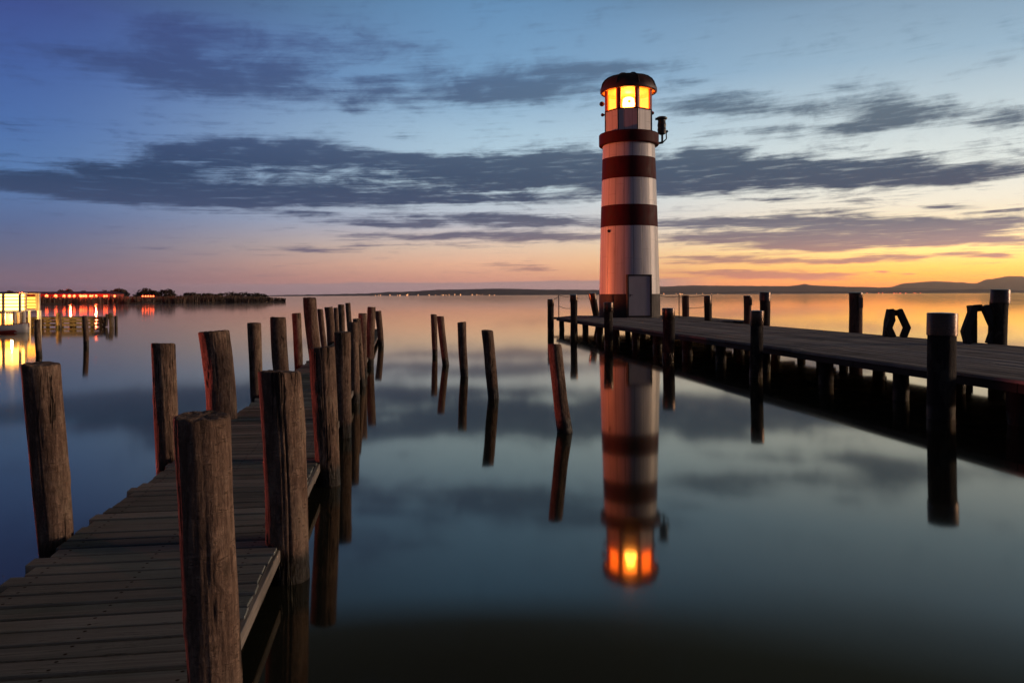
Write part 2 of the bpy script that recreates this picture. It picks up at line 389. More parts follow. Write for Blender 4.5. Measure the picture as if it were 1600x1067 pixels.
def ridge(name, label, Y, pts, depth, jag=1.0, step=6):
    """a far range of hills: foot, crest and back slope over its real depth"""
    bm = bmesh.new(); rows = []
    xs = []; x = pts[0][0]
    while x <= pts[-1][0]: xs.append(x); x += step
    for x in xs:
        for (a, ya), (b, yb) in zip(pts, pts[1:]):
            if a <= x <= b: t = (x - a) / (b - a); t = t * t * (3 - 2 * t); y = ya + (yb - ya) * t; break
        y += jag * (noise.noise(Vector((x * 0.09, Y, 0))) + 0.5 * noise.noise(Vector((x * 0.31, Y, 3))))
        T = at(x, y, Y); h = max(T.z, 2.0)
        col = []
        for dv, hh in ((-0.35, -3), (-0.22, 0.35), (-0.1, 0.75), (0, 1.0), (0.3, 0.7), (1, -3)):
            k = 1 + dv * depth / Y
            z = -3 if hh < 0 else h * hh * (1 + (0 if hh == 1 else 0.25 * noise.noise(Vector((x * 0.05, dv * 8, Y)))))
            col.append(bm.verts.new((T.x * k, Y + dv * depth, z)))
        rows.append(col)
    for A, B in zip(rows, rows[1:]):
        for i in range(len(A) - 1): bm.faces.new((A[i], B[i], B[i + 1], A[i + 1])).smooth = True
    return tag(link(name, bm, 'hill'), label, 'hills', kind='structure')

ridge('hills', 'low dark wooded hills along the far shore', 9000,
      [(-400, 466), (380, 462.5), (470, 460.5), (560, 459), (620, 456), (700, 452.5), (780, 451), (860, 452.5), (940, 453), (1030, 455), (1120, 456.5), (1190, 454.5), (1260, 456), (1350, 454.5), (1430, 454), (1480, 453), (1530, 451.5), (1580, 453.5), (1700, 451), (2100, 450)], 2500, 0.6)
ridge('hills', 'long blue grey range behind the right shore', 16000,
      [(850, 459), (960, 452), (1040, 447.5), (1080, 446), (1150, 446.5), (1200, 447), (1235, 447), (1258, 443.5), (1268, 446), (1330, 448), (1420, 450), (1520, 452), (1650, 455)], 4000, 0.7)
ridge('mountains', 'far mountain range rising at the right edge of the lake', 24000,
      [(1340, 458), (1385, 449), (1420, 442), (1460, 439.5), (1500, 441), (1522, 443), (1545, 436), (1580, 431.5), (1620, 433), (1720, 440), (1900, 450)], 5000, 0.7)

# ------------------------------------------------------------------ left jetty
J = empty('wooden_jetty', (0, 0, 0), TH)
tag(J, 'narrow grey plank jetty between two rows of log posts', 'jetty')
ZJ = 0.23
def suv(s, Y): c = math.cos(TH); return s * c, Y / c - s * math.sin(TH)
u0, u1 = suv(-2.07, 0)[0], suv(-0.741, 0)[0]
bm = bmesh.new(); v = -3.0; v_end = 37.0
while v < v_end:
    a = random.uniform(-0.025, 0.03); b_ = random.uniform(-0.012, 0.012); dz = random.uniform(-0.004, 0.004); g = random.uniform(0.030, 0.042)
    if random.random() < 0.1: a -= 0.03
    k = math.floor(v / JP + 0.5) * JP
    box(bm, (u0 + a, k + g / 2, ZJ - 0.055 + dz), (u1 + b_, k + JP - g / 2, ZJ + dz), 0.004)
    v += JP
o = link('planking', bm, 'jetty_planks', J)
mo = o.modifiers.new('worn', 'BEVEL'); mo.width = 0.0035; mo.segments = 1
bm = bmesh.new()
for k in range(8):
    box(bm, (u1 - 0.005, -3 + k * 5 + 0.01, ZJ - 0.085), (u1 + 0.028, -3 + (k + 1) * 5 - 0.01, ZJ - 0.012), 0.005)
o = link('edge_board', bm, 'edge_board', J); mo = o.modifiers.new('worn', 'BEVEL'); mo.width = 0.005
bm = bmesh.new()
for uu in (u0 + 0.14, (u0 + u1) / 2, u1 - 0.14):
    box(bm, (uu - 0.05, -3, ZJ - 0.20), (uu + 0.05, v_end, ZJ - 0.062))
link('stringer', bm, 'beam', J)

# log posts of the jetty: right row by their waterlines, left row by the jetty's edge
G = 'log posts along the jetty'
def Ywl(x, y): return dist(x, y, 0.0)
RIGHT = [((316, 650, 83), (334, 1000, 80), 3.04, 'thickest and nearest log post, cut off by the bottom of the picture', 48, 70),
         ((436.5, 581, 63), (450, 890, 66), Ywl(450, 903), 'knotty log post on the jetty edge, second from the front on its right side', 44, 64),
         ((503, 543, 40), (513, 750, 36), Ywl(513, 757), 'log post on the right side of the jetty, third from the front', 36, 48),
         ((535, 519, 25), (537, 680, 23), Ywl(538, 683), 'pale smooth log post standing in water beside the third jetty post', 28, 36),
         ((551, 503.5, 17), (555, 628, 14), Ywl(555, 630), 'round topped pale log post, fifth along the right side of the jetty', 24, 30),
         ((557, 498, 12), (565.5, 600, 11), Ywl(566, 604), 'thin log post peeking out behind the round topped one', 20, 24),
         ((566.5, 490, 13), (568, 586, 12), Ywl(568, 588), 'dark log post left of the tallest one at the far jetty end', 20, 24),
         ((580.5, 480, 13), (577.5, 570, 13), Ywl(577, 572), 'tallest log post in the cluster at the right far jetty end', 20, 24),
         ((590.5, 486, 10.5), (595, 536, 9), Ywl(595, 540), 'last log post at the far right end of the jetty, leaning slightly', 20, 24)]
for t_, b_, Y, lab, sg, nz in RIGHT:
    mooring_post('mooring_post', lab, t_, b_, Y, 'post', G, seg=sg, nz=nz, rough=0.06 if Y < 9 else 0.05, cut=0.06)
LEFT = [((63, 569, 54), (88, 848, 50), 'leaning log post nearest on the left side of the jetty', 44, 60),
        ((254.5, 537, 35), (262, 725, 34), 'slim upright log post, second from the front on the left side', 36, 44),
        ((334, 518, 45), (344, 650, 45), 'thick pale log post behind the nearest front post', 36, 44),
        ((397, 505, 21), (401, 622, 19), 'dark slim log post left of the knotty one', 28, 32),
        ((434, 496, 24), (440, 580, 24), 'stout log post seen above the knotty one', 28, 32),
        ((463, 489.5, 14), (466.5, 573, 13), 'short log post by the far left jetty edge', 24, 28),
        ((483.5, 465.5, 20), (492, 545, 20), 'tall log post reaching up to the horizon', 24, 28),
        ((500, 483, 9), (507, 545, 9), 'thin log post right of the tall one', 20, 24),
        ((513.5, 480, 13), (518, 545, 13), 'stout far log post behind the thin one', 20, 24),
        ((524.5, 481, 7), (527, 540, 7), 'thinnest far log post between two thicker ones', 20, 24),
        ((533, 476, 10), (535, 530, 9), 'far log post, second last on the left row', 20, 24),
        ((543.5, 473.5, 8), (547, 520, 8), 'last far log post on the left row of the jetty', 20, 24)]
for t_, b_, lab, sg, nz in LEFT:
    Y = 2.2 * F / (620 - b_[0])
    mooring_post('mooring_post', lab, t_, b_, Y, 'post', G, seg=sg, nz=nz, rough=0.055, cut=0.06)
G2 = 'log posts standing free in the lake'
FREE = [((677.5, 491.5, 9.5), (679.5, 550, 8.5), Ywl(679, 555), 'leftmost and thinnest of the log posts in open water'),
        ((688, 494.5, 11), (696, 565, 11), Ywl(696, 570), 'leaning log post close beside the leftmost one in open water'),
        ((721.5, 503.5, 14), (725.5, 585, 12.5), Ywl(725, 588), 'middle log post in open water, between the pair and the thick one'),
        ((761, 516.5, 18), (770.5, 618, 18), Ywl(770, 622), 'thick log post in open water, standing alone and leaning'),
        ((866.5, 538, 21), (882, 668, 24), Ywl(882, 675), 'gnarled leaning log post in front of the pier corner')]
for t_, b_, Y, lab in FREE:
    mooring_post('mooring_post', lab, t_, b_, Y, 'post', G2, seg=26, nz=34, rough=0.085, cut=0.10)
G3 = 'log posts in the left bay'
for t_, b_, Y, lab in [((58.5, 499, 9), (61, 552, 9), Ywl(61, 557), 'thin log post in the bay, seen above the nearest left post'),
                       ((132.5, 494, 8), (134.5, 536, 8), Ywl(134, 541), 'thin log post alone in the bay before the small dock'),
                       ((92, 489, 7.5), (92.5, 506, 7.5), Ywl(92, 513), 'short thick post standing against the small dock')]:
    mooring_post('mooring_post', lab, t_, b_, Y, 'post', G3, seg=20, nz=24, rough=0.05)

# ------------------------------------------------------------------ right pier
R = empty('wooden_pier', (0, 0, 0), TH)
tag(R, 'broad dark plank pier on piles leading to the lighthouse', 'pier')
ZD = 0.62; SN, SF, SP = 8.0, 13.25, 15.0
bm = bmesh.new(); W = 0.15
un, uf, up = suv(SN, 0)[0], suv(SF, 0)[0], suv(SP, 0)[0]
def v_at(s, Y): return suv(s, Y)[1]
u = math.ceil(un / W) * W; first = True
k0 = math.floor(un / W)
for k in range(k0, math.ceil(up / W)):
    a, b2 = k * W, (k + 1) * W
    if a < un - 0.001: a = un
    s_ = (a + b2) / 2 / math.cos(TH)
    y_end = min(43.4, 40.3 + (s_ - SN) / 1.5 * 3.0)
    y_beg = -2.0 if s_ < SF else 34.2
    v0, v1 = v_at(s_, y_beg), v_at(s_, y_end) + random.uniform(-0.03, 0.03)
    vv = v0 - random.uniform(0, 3) if y_beg < 0 else v0
    while vv < v1:
        L = random.uniform(3.2, 4.8); g = random.uniform(0.004, 0.012); dz = random.uniform(-0.006, 0.006)
        e = min(vv + L, v1)
        if e - vv > 0.15: box(bm, (a + g / 2, vv + 0.004, ZD - 0.05 + dz), (b2 - g / 2, e - 0.004, ZD + dz), 0.003)
        vv = e
o = link('planking', bm, 'pier_planks', R); mo = o.modifiers.new('worn', 'BEVEL'); mo.width = 0.006
bm = bmesh.new()
vN = v_at(SN, 40.2)
for k in range(11):
    a = -2 + k * (vN + 2) / 11; e = -2 + (k + 1) * (vN + 2) / 11
    box(bm, (un + 0.02, a + 0.006, 0.455), (un + 0.11, e - 0.006, ZD - 0.054), 0.005)
for uu, lo in (((un + uf) / 2, 0.47), (un + 1.3, 0.47)):
    box(bm, (uu - 0.06, -2, lo), (uu + 0.06, vN + 1.0, ZD - 0.054), 0.004)
box(bm, (up - 0.2, v_at(SP, 34.3), 0.45), (up - 0.08, v_at(SP, 43.2), ZD - 0.054))
link('beam', bm, 'beam', R)
# bents: a row of piles with a cross beam every 2.45 m
Ys = []; Y = 8.15
while Y < 43: Ys.append(Y); Y += 2.45
for i, Y in enumerate(Ys):
    row = [SN + 0.26, (SN + SF) / 2 + 0.2, SF - 0.45] + ([SP - 0.4] if Y > 34.5 else [])
    for j, s_ in enumerate(row):
        if Y > 40.4 and j == 0: s_ += 1.2
        uu, vv = suv(s_, Y + random.uniform(-0.1, 0.1)); rr = random.uniform(0.125, 0.15)
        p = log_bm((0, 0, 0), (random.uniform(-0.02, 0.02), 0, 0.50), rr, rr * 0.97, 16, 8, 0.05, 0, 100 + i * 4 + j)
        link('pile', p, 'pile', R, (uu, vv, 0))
    bm = bmesh.new(); a, b2 = suv(row[0] - 0.1, Y), suv(row[-1] + 0.2, Y)
    box(bm, (a[0], a[1] - 0.08 + 0.24, 0.445), (b2[0], a[1] + 0.06 + 0.24, 0.452 + 0.11), 0.004)
    link('cross_beam', bm, 'beam', R)
for Y in (10.6, 15.5, 22.9):
    bm = bmesh.new()
    a, b2 = suv(SF - 0.7, Y + 0.1), suv(SF - 0.5, Y + 2.4)
    beam4(bm, (a[0], a[1], 0.42), (b2[0], b2[1], 0.06), 0.05, 0.12)
    link('brace', bm, 'beam', R)

G4 = 'metal capped posts along the near side of the pier'
NEAR = [((1472.5, 489, 44), (1470, 640, 41), 0.315, 'thickest capped black post in front of the pier, nearest to the viewer'),
        ((1183, 485.5, 20.5), (1181, 590, 20), 0.33, 'capped black post at the pier side, second nearest to the viewer'),
        ((1044.5, 481.5, 20), (1043.5, 575, 18), 0.30, 'capped post just right of the lighthouse foot, at the near pier side'),
        ((950.5, 472.5, 15), (951, 540, 13), 0.33, 'capped post in front of the dark lighthouse base'),
        ((896.5, 460.5, 12), (896, 520, 10), 0.31, 'capped post at the pier left of the lighthouse, second from its end'),
        ((860.5, 467.5, 10.5), (860.5, 515, 10), 0.32, 'capped post standing off the end corner of the pier')]
for t_, b_, cap, lab in NEAR:
    Y = {1472.5: 11.2, 1183: 16.9, 1044.5: 21.7, 950.5: 27.5, 896.5: 33.2, 860.5: 38.0}[t_[0]]
    mooring_post('mooring_post', lab, t_, b_, Y, 'tarred', G4, cap=cap, seg=32 if Y < 20 else 20, nz=30)
G5 = 'posts along the far side of the pier'
def Yfar(x): return SF * F / (x - 620) if True else 0
FAR = [((1563, 452.5, 28), (1561, 538, 27), Yfar(1563) * 1.012, 0.30, 'tarred', 'tall capped black post beside the bent timber frame at the right edge'),
       ((1337, 457, 21), (1336.5, 520, 20), Yfar(1337) * 1.012, 0.06, 'brown_post', 'reddish brown flat topped post with a grey plate, alone on the far side'),
       ((1195.5, 456.5, 17), (1194.5, 508, 16), Yfar(1195) * 1.012, 0.31, 'tarred', 'capped black post on the far side, behind the second nearest capped post'),
       ((1168, 462, 12.5), (1167, 506, 11.5), Yfar(1168) * 1.012, 0.07, 'brown_post', 'dark red brown post with a pale plate, left of the far capped post'),
       ((1105.5, 462, 11.5), (1106, 501, 11), Yfar(1105) * 1.0, 0.33, 'tarred', 'capped black post at the step where the pier widens'),
       ((1071, 462, 11), (1071, 494, 11), 40.5, None, 'brown_post', 'brown flat topped post between two railing wires right of the lighthouse'),
       ((925, 458.5, 12), (931.5, 493, 10.5), 42.3, 0.33, 'tarred', 'leaning capped post touching the left side of the lighthouse')]
for t_, b_, Y, cap, mt, lab in FAR:
    o = mooring_post('mooring_post', lab, t_, b_, Y, mt, G5, cap=cap, seg=24, nz=20)
    if 'plate' in lab:
        x, y0, y1, w = (1340, 465, 481, 7) if t_[0] > 1300 else (1170.5, 467, 477, 5)
        p = bmesh.new(); a = at(x - w / 2, y1, Y) - o.location; b2 = at(x + w / 2, y0, Y) - o.location
        r = t_[2] * Y / F / 2
        box(p, (a.x, -r - 0.02, a.z), (b2.x, -r + 0.03, b2.z)); link('plate', p, 'steel', o)

# bent black timber frames on the far edge of the pier
def frame(label, pieces, Y, w):
    root = empty('timber_frame', (at(pieces[0][0][0][0], 525, Y).x, Y, ZD)); tag(root, label, 'timber frame', 'bent timber frames on the far pier edge')
    for (pts, dy) in pieces:
        bm = bmesh.new(); P = [at(x, y, Y) - root.location + Vector((0, dy, 0)) for x, y in pts]
        P[-1].z = 0.0 if P[-1].z < 0.12 else P[-1].z
        d = [(b - a).normalized() for a, b in zip(P, P[1:])]
        nrm = []
        for i in range(len(P)):
            t = (d[max(0, i - 1)] + d[min(len(d) - 1, i)]).normalized()
            n = Vector((t.z, 0, -t.x)).normalized(); c = n.dot(Vector((d[min(len(d) - 1, i)].z, 0, -d[min(len(d) - 1, i)].x)))
            nrm.append(n / max(0.6, abs(c)))
        L = [[bm.verts.new(p + n * s1 * w / 2 + Vector((0, s2 * w / 2, 0))) for s1, s2 in ((-1, -1), (1, -1), (1, 1), (-1, 1))] for p, n in zip(P, nrm)]
        for A, B in zip(L, L[1:]):
            for i in range(4): bm.faces.new((A[i], A[(i + 1) % 4], B[(i + 1) % 4], B[i]))
        bm.faces.new(L[0][::-1]); bm.faces.new(L[-1])
        bmesh.ops.recalc_face_normals(bm, faces=bm.faces)
        o = link('bent_timber', bm, 'black_timber', root); mo = o.modifiers.new('worn', 'BEVEL'); mo.width = 0.012; mo.segments = 2
YA = (SF - 0.35) * F / (1405 - 620); YB = (SF - 0.35) * F / (1527 - 620)
frame('bent black timber frame left of the nearest capped post, smaller of the two',
      [([(1391, 483), (1393, 500), (1388, 512), (1395, 527)], 0.0), ([(1398.5, 484), (1394.5, 502), (1392, 526)], 0.26), ([(1404, 484), (1417, 512), (1411, 527)], 0.0), ([(1397.5, 489), (1407, 489)], 0.1)], YA, 0.15)
frame('bent black timber frame beside the tall capped post, larger of the two',
      [([(1522, 480), (1508, 518), (1513, 537)], 0.0), ([(1531.5, 482), (1531.5, 538)], 0.3), ([(1538, 478), (1554, 514), (1546, 539)], 0.0), ([(1521, 483), (1541, 481)], 0.2)], YB, 0.15)

# thin railing poles with wires at the end of the pier
def rail(label, poles, Y, wires, group='thin wire railings at the pier end'):
    root = empty('wire_railing', (at(poles[0], 490, Y).x, Y, ZD)); tag(root, label, 'railing', group)
    for x in poles:
        b_ = bmesh.new(); a = at(x, 460.5, Y) - root.location; tube(b_, (a.x, 0, 0), (a.x, 0, a.z), 0.022, None, 8)
        link('rail_post', b_, 'black_metal', root)
    for (xa, ya, xb, yb) in wires:
        b_ = bmesh.new()
        P = at(xa, ya, Y) - root.location; Q = at(xb, yb, Y) - root.location; n = 6
        pts = [P.lerp(Q, i / n) - Vector((0, 0, 0.05 * math.sin(PI * i / n))) for i in range(n + 1)]
        for p, q in zip(pts, pts[1:]): tube(b_, p, q, 0.012, None, 6)
        link('wire', b_, 'black_metal', root)
rail('thin pole with two sagging wires left of the lighthouse', [873], 39.5, [(873, 461, 891, 463), (873, 478, 891, 482), (861, 468, 873, 463)])
rail('thin poles joined by wires right of the lighthouse', [1061, 1111.5], 38.2, [(1031, 462, 1061, 463), (1061, 463, 1100, 462), (1066, 480, 1100, 480)])
# ------------------------------------------------------------------ lighthouse
LC = Vector((at(983.6, 494, 40.5).x, 40.5, ZD))
H = empty('lighthouse', LC); tag(H, 'round white lighthouse with two dark red bands and a lit lantern', 'lighthouse')
def rad(z):   # tapering wall
    pts = [(ZD, 1.53), (1.77, 1.515), (5.25, 1.425), (8.6, 1.325), (9.3, 1.305)]
    for (a, ra), (b, rb) in zip(pts, pts[1:]):
        if z <= b: return ra + (rb - ra) * (z - a) / (b - a)
    return pts[-1][1]
def shell(name, z0, z1, mat, d=0.0, lip=0.0):
    b_ = bmesh.new(); n = max(2, int((z1 - z0) / 0.5)); pr = []
    if lip: pr.append((rad(z0) + d - lip, z0 - ZD))
    pr += [(rad(z0 + (z1 - z0) * i / n) + d, z0 + (z1 - z0) * i / n - ZD) for i in range(n + 1)]
    if lip: pr.append((rad(z1) + d - lip, z1 - ZD))
    lathe(b_, pr, 96)
    o = link(name, b_, mat, H, smooth=True)
    o.modifiers.new('edges', 'EDGE_SPLIT').split_angle = 0.6
    return o
shell('tower_wall', ZD, 9.3, 'cladding')
shell('plinth', ZD, 1.775, 'base_dark', 0.012, 0.02)
shell('band', 5.13, 6.18, 'dark_red', 0.008, 0.012)
shell('band', 7.50, 8.56, 'dark_red', 0.008, 0.012)
b_ = bmesh.new()
lathe(b_, [(1.25, 9.24 - ZD), (1.47, 9.24 - ZD), (1.50, 9.28 - ZD), (1.50, 9.78 - ZD), (1.47, 9.82 - ZD), (1.1, 9.825 - ZD)], 96)
o = link('gallery_ring', b_, 'dark_red', H, smooth=True); o.modifiers.new('edges', 'EDGE_SPLIT').split_angle = 0.5
# octagonal lantern: one face looks at the camera
ca = math.atan2(-LC.y, -LC.x) - 0.03
def octo(b, prof, a0=ca + PI / 8): lathe(b, prof, 8, ang0=a0)
R8 = 1.24
b_ = bmesh.new(); octo(b_, [(R8, 9.8 - ZD), (R8, 10.90 - ZD)]); octo(b_, [(R8 - 0.06, 10.9 - ZD), (R8 - 0.06, 9.8 - ZD)])
link('lantern_parapet', b_, 'cladding', H)
b_ = bmesh.new(); octo(b_, [(R8 - 0.08, 10.895 - ZD), (R8 + 0.025, 10.895 - ZD), (R8 + 0.025, 10.955 - ZD), (R8 - 0.08, 10.955 - ZD)])
link('sill', b_, 'dark_red', H)
for k in range(8):
    a = ca + PI / 8 + k * PI / 4; x, y = math.cos(a) * R8, math.sin(a) * R8
    b_ = bmesh.new(); tube(b_, (x * 1.005, y * 1.005, 9.82 - ZD), (x * 1.005, y * 1.005, 10.9 - ZD), 0.025, None, 8)
    link('seam_strip', b_, 'black_metal', H)
    b_ = bmesh.new(); n = Vector((math.cos(a), math.sin(a), 0)); t = Vector((-n.y, n.x, 0))
    vs = []
    for zz in (10.955 - ZD, 12.06 - ZD):
        for du, dn in ((-0.12, -0.035), (0, 0.02), (0.12, -0.035), (0.10, -0.12), (-0.10, -0.12)):
            vs.append(b_.verts.new(n * (R8 + dn) + t * du + Vector((0, 0, zz))))
    for i in range(5): b_.faces.new((vs[i], vs[(i + 1) % 5], vs[5 + (i + 1) % 5], vs[5 + i]))
    link('mullion', b_, 'red_glow_frame', H)
    am = ca + k * PI / 4; n = Vector((math.cos(am), math.sin(am), 0)); t = Vector((-n.y, n.x, 0)); ap = R8 * math.cos(PI / 8) - 0.05; hw = R8 * math.sin(PI / 8) - 0.09
    b_ = bmesh.new(); b_.faces.new([b_.verts.new(n * ap + t * su * hw + Vector((0, 0, zz - ZD))) for su, zz in ((-1, 10.955), (1, 10.955), (1, 11.99), (-1, 11.99))])
    o = link('window_pane', b_, 'glass', H); o.modifiers.new('thick', 'SOLIDIFY').thickness = 0.012
b_ = bmesh.new(); octo(b_, [(R8 - 0.14, 11.98 - ZD), (R8 + 0.0, 11.98 - ZD), (R8 + 0.0, 12.10 - ZD)]); link('head_rail', b_, 'red_glow_frame', H)
b_ = bmesh.new(); pr = [(1.33, 11.93 - ZD), (1.40, 11.93 - ZD), (1.43, 11.97 - ZD), (1.43, 12.10 - ZD)]
for i in range(1, 13):
    a = i / 12 * PI / 2; pr.append((1.40 * math.cos(a) ** 0.9 if i < 12 else 0.02, 12.12 - ZD + 0.74 * math.sin(a)))
lathe(b_, pr, 32, True); roof = link('roof', b_, 'red_roof', H, smooth=True); roof.modifiers.new('edges', 'EDGE_SPLIT').split_angle = 0.6
b_ = bmesh.new(); lathe(b_, [(0.02, 11.95 - ZD), (1.32, 11.95 - ZD)], 32); link('lantern_ceiling', b_, 'lantern_inside', H)
b_ = bmesh.new(); lathe(b_, [(0.02, 10.3 - ZD), (R8 - 0.15, 10.3 - ZD)], 32); link('lantern_floor', b_, 'lantern_inside', H)
b_ = bmesh.new()
for k in range(8):
    a = k * PI / 4 + ca + PI / 8; P = []
    for i in range(7):
        t = i / 6 * PI / 2 * 0.97; P.append(Vector((math.cos(a) * (1.42 * math.cos(t) ** 0.9), math.sin(a) * (1.42 * math.cos(t) ** 0.9), 12.13 - ZD + 0.75 * math.sin(t))))
    for p, q in zip(P, P[1:]): tube(b_, p, q, 0.03, None, 6)
lathe(b_, [(0.14, 12.84 - ZD), (0.14, 12.91 - ZD), (0.02, 12.93 - ZD)], 16, True)
link('roof_rib', b_, 'red_roof', roof)
# lamp with its lens drum
b_ = bmesh.new(); lathe(b_, [(0.18, 11.07 - ZD), (0.27, 11.13 - ZD), (0.31, 11.38 - ZD), (0.27, 11.64 - ZD), (0.18, 11.70 - ZD)], 32, True, True)
lamp = link('lantern_lamp', b_, 'lamp_lens', H, smooth=True)
b_ = bmesh.new(); tube(b_, (0, 0, 10.3 - ZD), (0, 0, 11.06 - ZD), 0.12, None, 12); link('lamp_pedestal', b_, 'black_metal', lamp)
n = Vector((math.cos(ca), math.sin(ca), 0))
b_ = bmesh.new(); ball(b_, (n.x * 0.42 + 0.05, n.y * 0.42, 11.42 - ZD), 0.07, 2); link('lamp_fitting', b_, 'black_metal', lamp)
# door in its projecting frame, turned 17 degrees from the camera
da = math.atan2(-LC.y, -LC.x) + math.radians(18); n = Vector((math.cos(da), math.sin(da), 0)); t = Vector((-n.y, n.x, 0))
D = empty('door', n * 1.36); D.parent = H; D.rotation_euler = (0, 0, da + PI / 2)
b_ = bmesh.new(); box(b_, (-0.545, -0.215, 0.10), (0.545, -0.165, 2.02)); link('door_leaf', b_, 'door', D)
b_ = bmesh.new(); box(b_, (-0.62, -0.25, 0.02), (-0.55, 0.35, 2.03)); box(b_, (0.55, -0.25, 0.02), (0.62, 0.35, 2.03)); box(b_, (-0.62, -0.25, 2.032), (0.62, 0.35, 2.10)); box(b_, (-0.60, -0.27, 0.004), (0.60, 0.3, 0.095))
link('door_frame', b_, 'base_dark', D)
b_ = bmesh.new(); box(b_, (-0.49, -0.25, 1.02), (-0.46, -0.218, 1.14)); tube(b_, (-0.475, -0.26, 1.1), (-0.36, -0.26, 1.1), 0.012, None, 8); link('handle', b_, 'black_metal', D)
# fog signal on its bracket at the gallery
sx = at(1034, 198, 40.5).x - LC.x; z_ = lambda y: at(1034, y, 40.5).z - ZD
S = empty('fog_signal', (sx, 0, 0)); S.parent = H
b_ = bmesh.new(); lathe(b_, [(0.10, z_(211)), (0.20, z_(209)), (0.22, z_(203)), (0.20, z_(200)), (0.22, z_(196)), (0.19, z_(190)), (0.20, z_(188)), (0.27, z_(186.5)), (0.28, z_(184.5)), (0.20, z_(183))], 20, True, True)
tube(b_, (0.2, 0, z_(207)), (0.30, 0, z_(205)), 0.06, None, 8); tube(b_, (-0.1, -0.1, z_(187)), (-0.34, -0.1, z_(187)), 0.06, None, 8)
link('horn', b_, 'black_metal', S, smooth=False)
b_ = bmesh.new(); tube(b_, (0.02, 0, z_(211)), (0.02, 0, z_(222)), 0.055, None, 8); tube(b_, (0.05, 0, z_(223)), (-0.35, 0, z_(225)), 0.06, None, 8); tube(b_, (0.22, 0, z_(208)), (0.24, 0, z_(217)), 0.03, None, 8); tube(b_, (0.24, 0, z_(217)), (0.05, 0, z_(223)), 0.03, None, 8)
link('bracket', b_, 'black_metal', S)
for (x, y, r) in ((940.5, 163, 0.13), (941.5, 180, 0.09), (1019.5, 177, 0.09), (1021, 143, 0.10)):
    p = at(x, y, 40.5) - LC; b_ = bmesh.new(); ball(b_, (p.x, p.y, p.z), r, 2); tube(b_, (p.x, 0, p.z), (p.x * 0.9, 0, p.z), 0.04, None, 8); link('signal_fixture', b_, 'dark_red', H)
p = at(953.5, 360.5, 39.3) - LC; yy = -math.sqrt(1.42 ** 2 - p.x ** 2)
b_ = bmesh.new(); tube(b_, (p.x, yy + 0.06, p.z), (p.x * 1.04, yy - 0.07, p.z), 0.07, None, 12); link('vent', b_, 'black_metal', H)

# ------------------------------------------------------------------ left bay: lit terrace, small dock, boat, reeds, trees, lamps
YT = 42.0
T = empty('terrace', (at(20, 500, YT).x, YT, 0)); tag(T, 'brightly lit lakeside terrace on stilts with slatted railing at the left edge', 'terrace')
def lx(x, dy=0.0): return at(x, 480, YT + dy).x - T.location.x
def lz(y): return at(30, y, YT).z
b_ = bmesh.new(); box(b_, (lx(-160), 0, lz(489)), (lx(39, 1.8), 1.8, lz(486)), 0); box(b_, (lx(-160), 1.81, lz(488)), (lx(62, 5.4), 5.4, lz(485.5))); link('floor_deck', b_, 'white_paint', T)
b_ = bmesh.new(); box(b_, (lx(-160), 1.6, lz(485.5)), (lx(38, 1.7), 1.7, lz(459))); link('lit_wall', b_, 'white_window', T)
b_ = bmesh.new(); box(b_, (lx(41, 5.0), 5.0, lz(484)), (lx(59, 5.0), 5.1, lz(464))); link('lit_wall', b_, 'warm_window', T)
for i in range(4):
    y = 463 + i * 5.4
    b_ = bmesh.new(); box(b_, (lx(-160), 0.05, lz(y + 1.3)), (lx(38), 0.1, lz(y))); link('rail_slat', b_, 'grey_wood', T)
    b_ = bmesh.new(); box(b_, (lx(41, 4.0), 3.95, lz(y + 1.3)), (lx(61, 4.0), 4.0, lz(y))); link('rail_slat', b_, 'grey_wood', T)
b_ = bmesh.new(); box(b_, (lx(-160), -0.05, lz(459.5)), (lx(39), 0.22, lz(457))); link('top_rail', b_, 'white_paint', T)
b_ = bmesh.new(); box(b_, (lx(39.5, 4), 3.85, lz(459.8)), (lx(62, 4), 4.1, lz(457.8))); link('top_rail', b_, 'white_paint', T)
for x, y in [(k, 0.02) for k in range(-150, 40, 26)] + [(41, 3.92), (58, 3.92), (61.5, 3.92)]:
    b_ = bmesh.new(); box(b_, (lx(x, y) - 0.05, y - 0.09, lz(487)), (lx(x, y) + 0.05, y + 0.01, lz(458))); link('rail_post', b_, 'white_paint', T)
for x, y in [(-60, 0.3), (-20, 0.3), (5, 0.3), (23, 0.2), (29, 2.5), (37, 0.3), (46, 3.0), (60, 3.2), (62.5, 3.3), (12, 4.5), (33, 5.5)]:
    b_ = bmesh.new(); tube(b_, (lx(x, y), y, -0.4), (lx(x, y), y, lz(487)), 0.10 if y < 1 else 0.07, None, 10); link('stilt', b_, 'white_paint', T)
b_ = bmesh.new(); box(b_, (lx(-160), 1.2, 0.25), (lx(24, 1.3), 1.3, lz(491))); link('glowing_skirting', b_, 'warm_window', T)  # emissive board: the light under the deck is put into its surface

